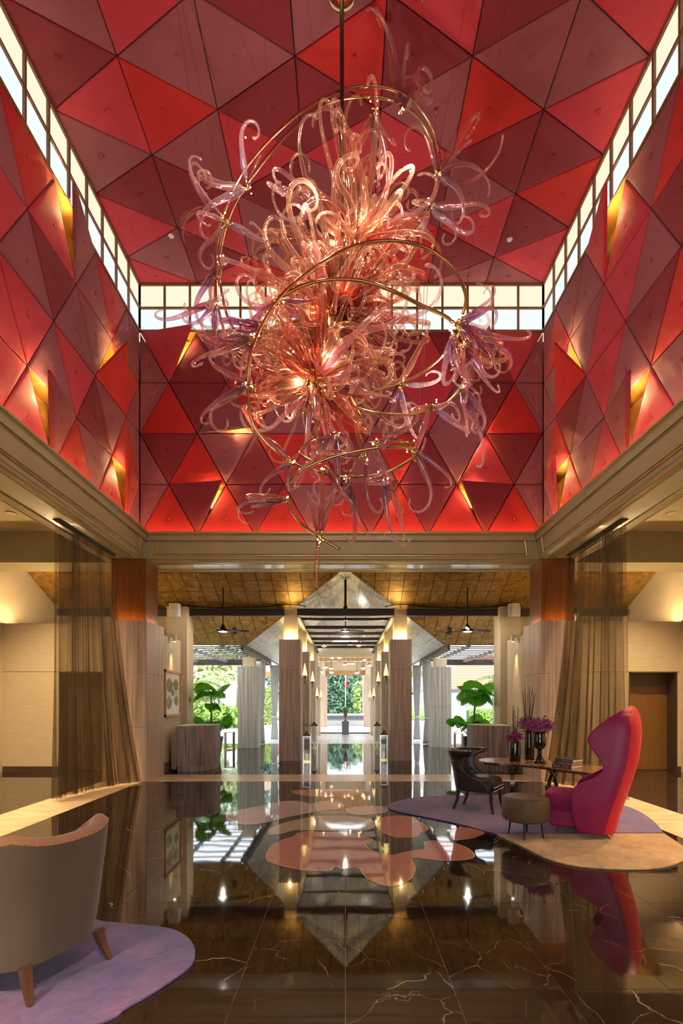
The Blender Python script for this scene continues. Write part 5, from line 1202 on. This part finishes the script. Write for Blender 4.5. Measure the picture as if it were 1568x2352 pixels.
TG = [tendril_glass('glass_amethyst', (.40, .22, .58, 1), (.84, .58, .78, 1), (1, .92, .90, 1)), tendril_glass('glass_rose', (.66, .24, .42, 1), (.92, .62, .70, 1), (1, .92, .88, 1)),
      tendril_glass('glass_smoke', (.56, .30, .28, 1), (.84, .56, .50, 1), (1, .86, .78, 1), (1, .86, .66, 1), .12), tendril_glass('glass_blush', (.96, .72, .64, 1), (1, .84, .76, 1), (1, .92, .84, 1), (1, .86, .68, 1), .12), tendril_glass('glass_ruby', (.74, .18, .16, 1), (.92, .44, .40, 1), (1, .82, .74, 1), (1, .86, .66, 1), .12)]
def tendril_mesh(seed, L, rb, curl, wave, flat=1.0, n=30, seg=8, s0=.30):
    r = random.Random(seed); p = Vector((0, 0, 0)); d = Vector((0, 0, 1)); ax = Vector((0, 1, 0)); pts = []; rad = []
    for i in range(n + 1):
        s = i / n; pts.append(p.copy())
        if s < .16: q = .55 + .45 * (s / .16)
        else: q = 1 - .80 * ((s - .16) / .84) ** .62
        rad.append(rb * q)
        k = wave * sin(s * 5.0 + seed) * 1.6 + curl * (0 if s < s0 else ((s - s0) / (1 - s0)) ** .9)
        d = Quaternion(ax, k / n) @ d; ax = Quaternion(d, .5 / n * r.uniform(-1, 1.6)) @ ax; ax = (ax - d * ax.dot(d)).normalized()
        p = p + d * (L / n)
    rad[-1] = rb * .20; rad[-2] = rb * .36; rad[-3] = rb * .24
    g = G().tube(pts, rad, seg)
    if flat != 1: g.V = [(v[0], v[1] * 1.0, v[2]) for v in g.V]
    me = g.mesh('tendril', True); a = me.attributes.new('along', 'FLOAT', 'POINT'); a.data.foreach_set('value', [((i // seg) / n) for i in range(len(me.vertices))]); return me
PROT_R = []; PROT_C = []
for k in range(15):
    r = random.Random(500 + k); me = tendril_mesh(k, r.uniform(.95, 1.3), r.uniform(.042, .056), r.choice((9, 12, 15, -10, -13, 17, 7)), r.uniform(-1.5, 1.5)); me.materials.append(TG[(0, 1, 3, 0, 1)[k % 5]]); PROT_R.append(me)
for k in range(15):
    r = random.Random(700 + k); me = tendril_mesh(40 + k, r.uniform(1.2, 1.65), r.uniform(.042, .060), r.choice((10, 13, 16, -11, -14, 19)), r.uniform(-2.2, 2.2), seg=8, s0=.40); me.materials.append(TG[(2, 1, 3, 4, 2)[k % 5]]); PROT_C.append(me)
SOCK = G().lathe([(.014, 0), (.024, .01), (.024, .075), (.018, .085)], 10).mesh('socket', True); SOCK.materials.append(M_brass)
BULB = G().ball((0, 0, 0), .0075, 6, 4).mesh('bulb', True); BULB.materials.append(M_bulb)
NT_ = [0]
def add_tendril(pos, d, protos, rr, sc=1.0, socket=True):
    if NT_[0] >= 300: return
    NT_[0] += 1
    q = Vector(d).normalized().to_track_quat('Z', 'Y') @ Quaternion((0, 0, 1), rr.uniform(0, 6.283))
    o = ob('glass_tendril', rr.choice(protos), None, chd); o.rotation_mode = 'QUATERNION'; o.rotation_quaternion = q; o.scale = (sc, sc, sc); o.location = pos - CH + Vector(d).normalized() * .07
    if socket: s = ob('socket', SOCK, None, chd); s.rotation_mode = 'QUATERNION'; s.rotation_quaternion = q; s.location = pos - CH
def add_bulb(pos): b = ob('bulb', BULB, None, chd); b.location = pos - CH
def tubeline(pl, rad=.017, nm='brass_tube'):
    pts = catmull([P(*p) - CH for p in pl], 8, False); return ob(nm, G().tube(pts, rad, 8), M_brass, chd, True)
# looping tubes, given as picture position and distance
LOOPS = [[(497, 640, 6.2), (498, 560, 6.1), (518, 480, 6.0), (560, 395, 5.9), (640, 300, 5.8), (735, 228, 5.8), (830, 199, 5.9), (905, 208, 6.1), (965, 250, 6.3), (1000, 315, 6.5), (1010, 385, 6.6), (998, 450, 6.7), (960, 520, 6.6), (900, 585, 6.4)],
         [(505, 650, 6.3), (506, 575, 6.2), (530, 490, 6.1), (580, 405, 6.0), (655, 312, 5.95), (745, 240, 5.95), (840, 222, 6.0), (910, 235, 6.2), (960, 270, 6.4), (993, 330, 6.6), (1004, 395, 6.7), (990, 460, 6.8)],
         [(497, 640, 6.2), (500, 700, 6.3), (515, 760, 6.4), (535, 805, 6.5), (580, 840, 6.6)], [(508, 560, 6.2), (505, 640, 6.3), (520, 720, 6.4), (545, 770, 6.5)],
         [(1062, 722, 5.2), (1070, 690, 5.1), (1062, 655, 5.0), (1035, 610, 4.9), (990, 575, 4.85), (930, 555, 4.8), (860, 555, 4.8), (790, 575, 4.8), (715, 620, 4.8), (650, 675, 4.8), (605, 740, 4.85), (577, 810, 4.9), (569, 890, 5.0), (580, 970, 5.1), (620, 1025, 5.2), (680, 1065, 5.3), (750, 1088, 5.4), (820, 1095, 5.5), (890, 1083, 5.5), (940, 1058, 5.4), (957, 1040, 5.3), (945, 1030, 5.2), (890, 1026, 5.1), (815, 1037, 5.1), (745, 1056, 5.1), (690, 1082, 5.1), (664, 1115, 5.1), (662, 1150, 5.1), (680, 1190, 5.1), (715, 1222, 5.1), (780, 1262, 5.1)],
         [(645, 682, 4.82), (700, 655, 4.8), (765, 642, 4.8), (835, 646, 4.8), (900, 668, 4.85), (965, 700, 4.95), (1030, 732, 5.1), (1060, 770, 5.2), (1072, 820, 5.3), (1062, 880, 5.4), (1030, 922, 5.5), (985, 945, 5.6), (930, 953, 5.7), (860, 948, 5.8), (800, 930, 5.9)],
         [(575, 880, 5.0), (572, 830, 5.0), (592, 765, 4.95), (640, 692, 4.9)], [(830, 905, 6.2), (920, 880, 6.1), (985, 845, 5.9), (1040, 790, 5.6), (1062, 745, 5.3)],
         [(780, 1000, 5.9), (720, 1010, 5.7), (690, 1040, 5.4), (720, 1062, 5.2)], [(955, 1018, 5.3), (900, 1012, 5.2), (845, 1016, 5.2)]]
for L in LOOPS: tubeline(L, .017 if L[0][1] != 1062 else .017)
# stem and ceiling boss
stem_top = P(785, 20, F * (ZC - EYE) / 1593)
ob('stem', G().tube([Vector((stem_top.x, 5.8, ZC - .02)) - CH, Vector((stem_top.x, 5.8, 5.9)) - CH], .026, 10), mat('bronze_stem', srgb(90, 56, 46), .3, .6, noise=((9, 9, 9), .1)), chd, True)
ob('ceiling_boss', G().lathe([(.16, 0), (.17, -.02), (.15, -.05), (.05, -.07)], 24, Vector((stem_top.x, 5.8, ZC - .012)) - CH), M_brass, chd, True)
# nodes of tendrils along the tubes: x, y, distance, number, mean direction, spread
NODES = [(518, 508, 6.05, 8, (-.6, 0, .1), 1.0), (568, 432, 5.95, 5, (-.2, 0, .6), 1.0), (510, 600, 6.2, 4, (-.6, 0, -.4), .8), (497, 690, 6.25, 4, (-.5, 0, -.9), .6), (858, 250, 6.05, 5, (-.1, 0, -.6), .8), (920, 258, 6.2, 6, (.1, 0, .5), .9),
         (1003, 402, 6.65, 6, (.5, 0, .3), 1.0), (985, 470, 6.8, 5, (.3, 0, -.3), 1.0), (1048, 742, 5.15, 10, (.7, 0, -.1), .9), (1062, 790, 5.25, 9, (.4, 0, -.8), .8), (1040, 765, 5.2, 6, (0, 0, -1), .6), (1058, 888, 5.4, 4, (.2, 0, -.9), .6), (990, 932, 5.55, 4, (.1, 0, -.5), .9), (920, 882, 6.05, 4, (.3, 0, .2), 1.0),
         (640, 690, 4.9, 5, (-.2, 0, -.1), 1.1), (578, 882, 5.0, 5, (-.5, 0, -.3), .9), (585, 775, 4.92, 8, (-.9, 0, -.2), .8), (610, 745, 5.0, 6, (-.8, 0, -.5), .8), (664, 1148, 5.1, 4, (-.7, 0, -.2), .7), (735, 1236, 5.1, 3, (-.1, 0, .8), .6), (672, 1062, 5.25, 3, (-.6, 0, 0), .8), (745, 1070, 5.2, 3, (.2, 0, -.5), .8), (800, 1095, 5.4, 3, (.1, 0, -.9), .6), (880, 1092, 5.5, 4, (.3, 0, -.8), .7), (945, 1030, 5.25, 2, (.5, 0, -.3), .6), (860, 1020, 5.2, 3, (.3, 0, .2), 1.0), (840, 1050, 5.4, 3, (0, 0, -.4), 1.0), (770, 995, 5.9, 4, (-.2, 0, -.7), .9)]
rr = random.Random(77)
for x, y, d, n, md_, sp in NODES:
    p = P(x, y, d)
    for k in range(n):
        v = Vector(md_) + Vector((rr.gauss(0, .5), rr.gauss(0, .45), rr.gauss(0, .5))) * sp
        add_tendril(p, v, PROT_R, rr, rr.uniform(.62, .92) * d / 6 * 1.05)
    for k in range(2 + n // 4): add_bulb(p + Vector((rr.uniform(-.06, .06), rr.uniform(-.06, .02), rr.uniform(-.06, .06))))
add_tendril(P(733, 1242, 5.1), (-.15, 0, -1), PROT_R[:4], rr, .72)
add_tendril(P(905, 205, 6.15), (-.05, 0, 1), PROT_R[2:3], rr, .95)
# dense core: two bursts on the stem
def burst(c, n, up, sc, rr):
    for k in range(n):
        z = up[0] + (up[1] - up[0]) * ((k + .5) / n); a = k * 2.39996 + rr.uniform(-.2, .2); h = sqrt(max(0, 1 - z * z)); v = Vector((h * cos(a), h * sin(a), z))
        p = c + Vector((v.x * .10, v.y * .10, v.z * .16)); add_tendril(p, v + Vector((0, 0, .12)), PROT_C, rr, sc * rr.uniform(.72, 1.05), False)
C1, C2, C3 = P(808, 560, 5.95), P(725, 868, 5.75), P(765, 715, 5.9)
burst(C1, 56, (-.3, .97), .98, rr); burst(C3, 46, (-.35, .35), 1.08, rr); burst(C2, 56, (-.95, .5), .90, rr)
def extra_tendrils(n, rr):
    "the shorter tendrils filling the core, too many to name one by one"
    V = []; Fs = []; A = []; base = [(m, [v.co.copy() for v in m.vertices], [tuple(p.vertices) for p in m.polygons], [d.value for d in m.attributes['along'].data]) for m in PROT_C[:10]]
    for k in range(n):
        c = (C3, C2, C3, (C1 + C3) / 2, (C2 + C3) / 2)[k % 5]; v = Vector((rr.gauss(0, 1), rr.gauss(0, 1), rr.gauss(0, .55))).normalized(); q = v.to_track_quat('Z', 'Y') @ Quaternion((0, 0, 1), rr.uniform(0, 6.28)); sc = rr.uniform(.6, 1.0); m, vs, fs, al = rr.choice(base); i0 = len(V); o_ = c + v * .1 - CH
        V += [o_ + q @ (w * sc) for w in vs]; Fs += [tuple(i + i0 for i in f) for f in fs]; A += al
    me = G().add(V, Fs).mesh('inner_tendrils', True); me.attributes.new('along', 'FLOAT', 'POINT').data.foreach_set('value', A); me.materials.append(TG[2]); tag(ob('inner_tendrils', me, None, chd), kind='stuff')
extra_tendrils(190, rr)
for c, n, s in ((C1, 12, (.14, .14, .30)), (C2, 14, (.14, .14, .30)), (C3, 8, (.15, .15, .35))):
    for k in range(n): add_bulb(c + Vector((rr.uniform(-1, 1) * s[0], rr.uniform(-1, .3) * s[1], rr.uniform(-1, 1) * s[2])))
    o = ob('core_fitting', G().lathe([(.03, -.34), (.07, -.3), (.09, -.1), (.09, .1), (.07, .3), (.03, .34)], 14, c - CH), M_brass, chd, True)
    for k in range(14):
        a = 2 * pi * k / 14; q = ob('socket', SOCK, None, chd); q.location = c - CH + Vector((.1 * cos(a), .1 * sin(a), rr.uniform(-.25, .25))); q.rotation_euler = (0, pi / 2 * rr.uniform(.3, 1), a)
for k in range(8):
    v = Vector((rr.gauss(0, 1), rr.gauss(0, 1), rr.gauss(0, 1))).normalized(); c = rr.choice((C1, C2, C3)); add_bulb(c + v * rr.uniform(.25, .7))
for c in (C1, C2, C3):
    for v in ((.16, -.2, .1), (-.2, -.12, -.1)): lamp('POINT', c + Vector(v), 9, (1, .80, .46), .03, name='core_glow', parent=chd)
for k in range(7):
    a = 2 * pi * k / 7; v = Vector((-.06 + 1.15 * cos(a), 5.9 + 1.15 * sin(a), (5.1, 7.6, 6.3, 5.2, 7.7, 6.4, 6.9)[k])); add_bulb(v)
    lamp('POINT', v, L_CORE, (1, .88, .74), .05, name='ring_glow', parent=chd)
# suspension wires up to the ceiling
WIRES = [((497, 640, 6.2), (400, -30)), ((518, 480, 6.0), (408, -40)), ((560, 395, 5.9), (418, -60)), ((640, 300, 5.8), (512, -30)), ((735, 228, 5.8), (703, -20)), ((1004, 400, 6.65), (1180, -20)), ((965, 255, 6.3), (970, -10)), ((985, 470, 6.8), (1075, -30)), ((1062, 722, 5.2), (1165, -20)), ((968, 940, 5.6), (1000, 250)), ((958, 1038, 5.3), (985, 395)), ((640, 690, 4.9), (600, -60)), ((545, 805, 6.5), (460, 405))]
for (x, y, d), (tx, ty) in WIRES:
    a = P(x, y, d); b = P(tx, ty, F * (ZC - EYE) / (1613 - ty)); b.z = ZC - .01
    ob('suspension_wire', G().tube([a - CH, b - CH], .0035, 4), M_steel, chd); ob('wire_anchor', G().lathe([(.02, 0), (.022, -.02), (.008, -.06)], 8, b - CH), M_brass, chd, True)
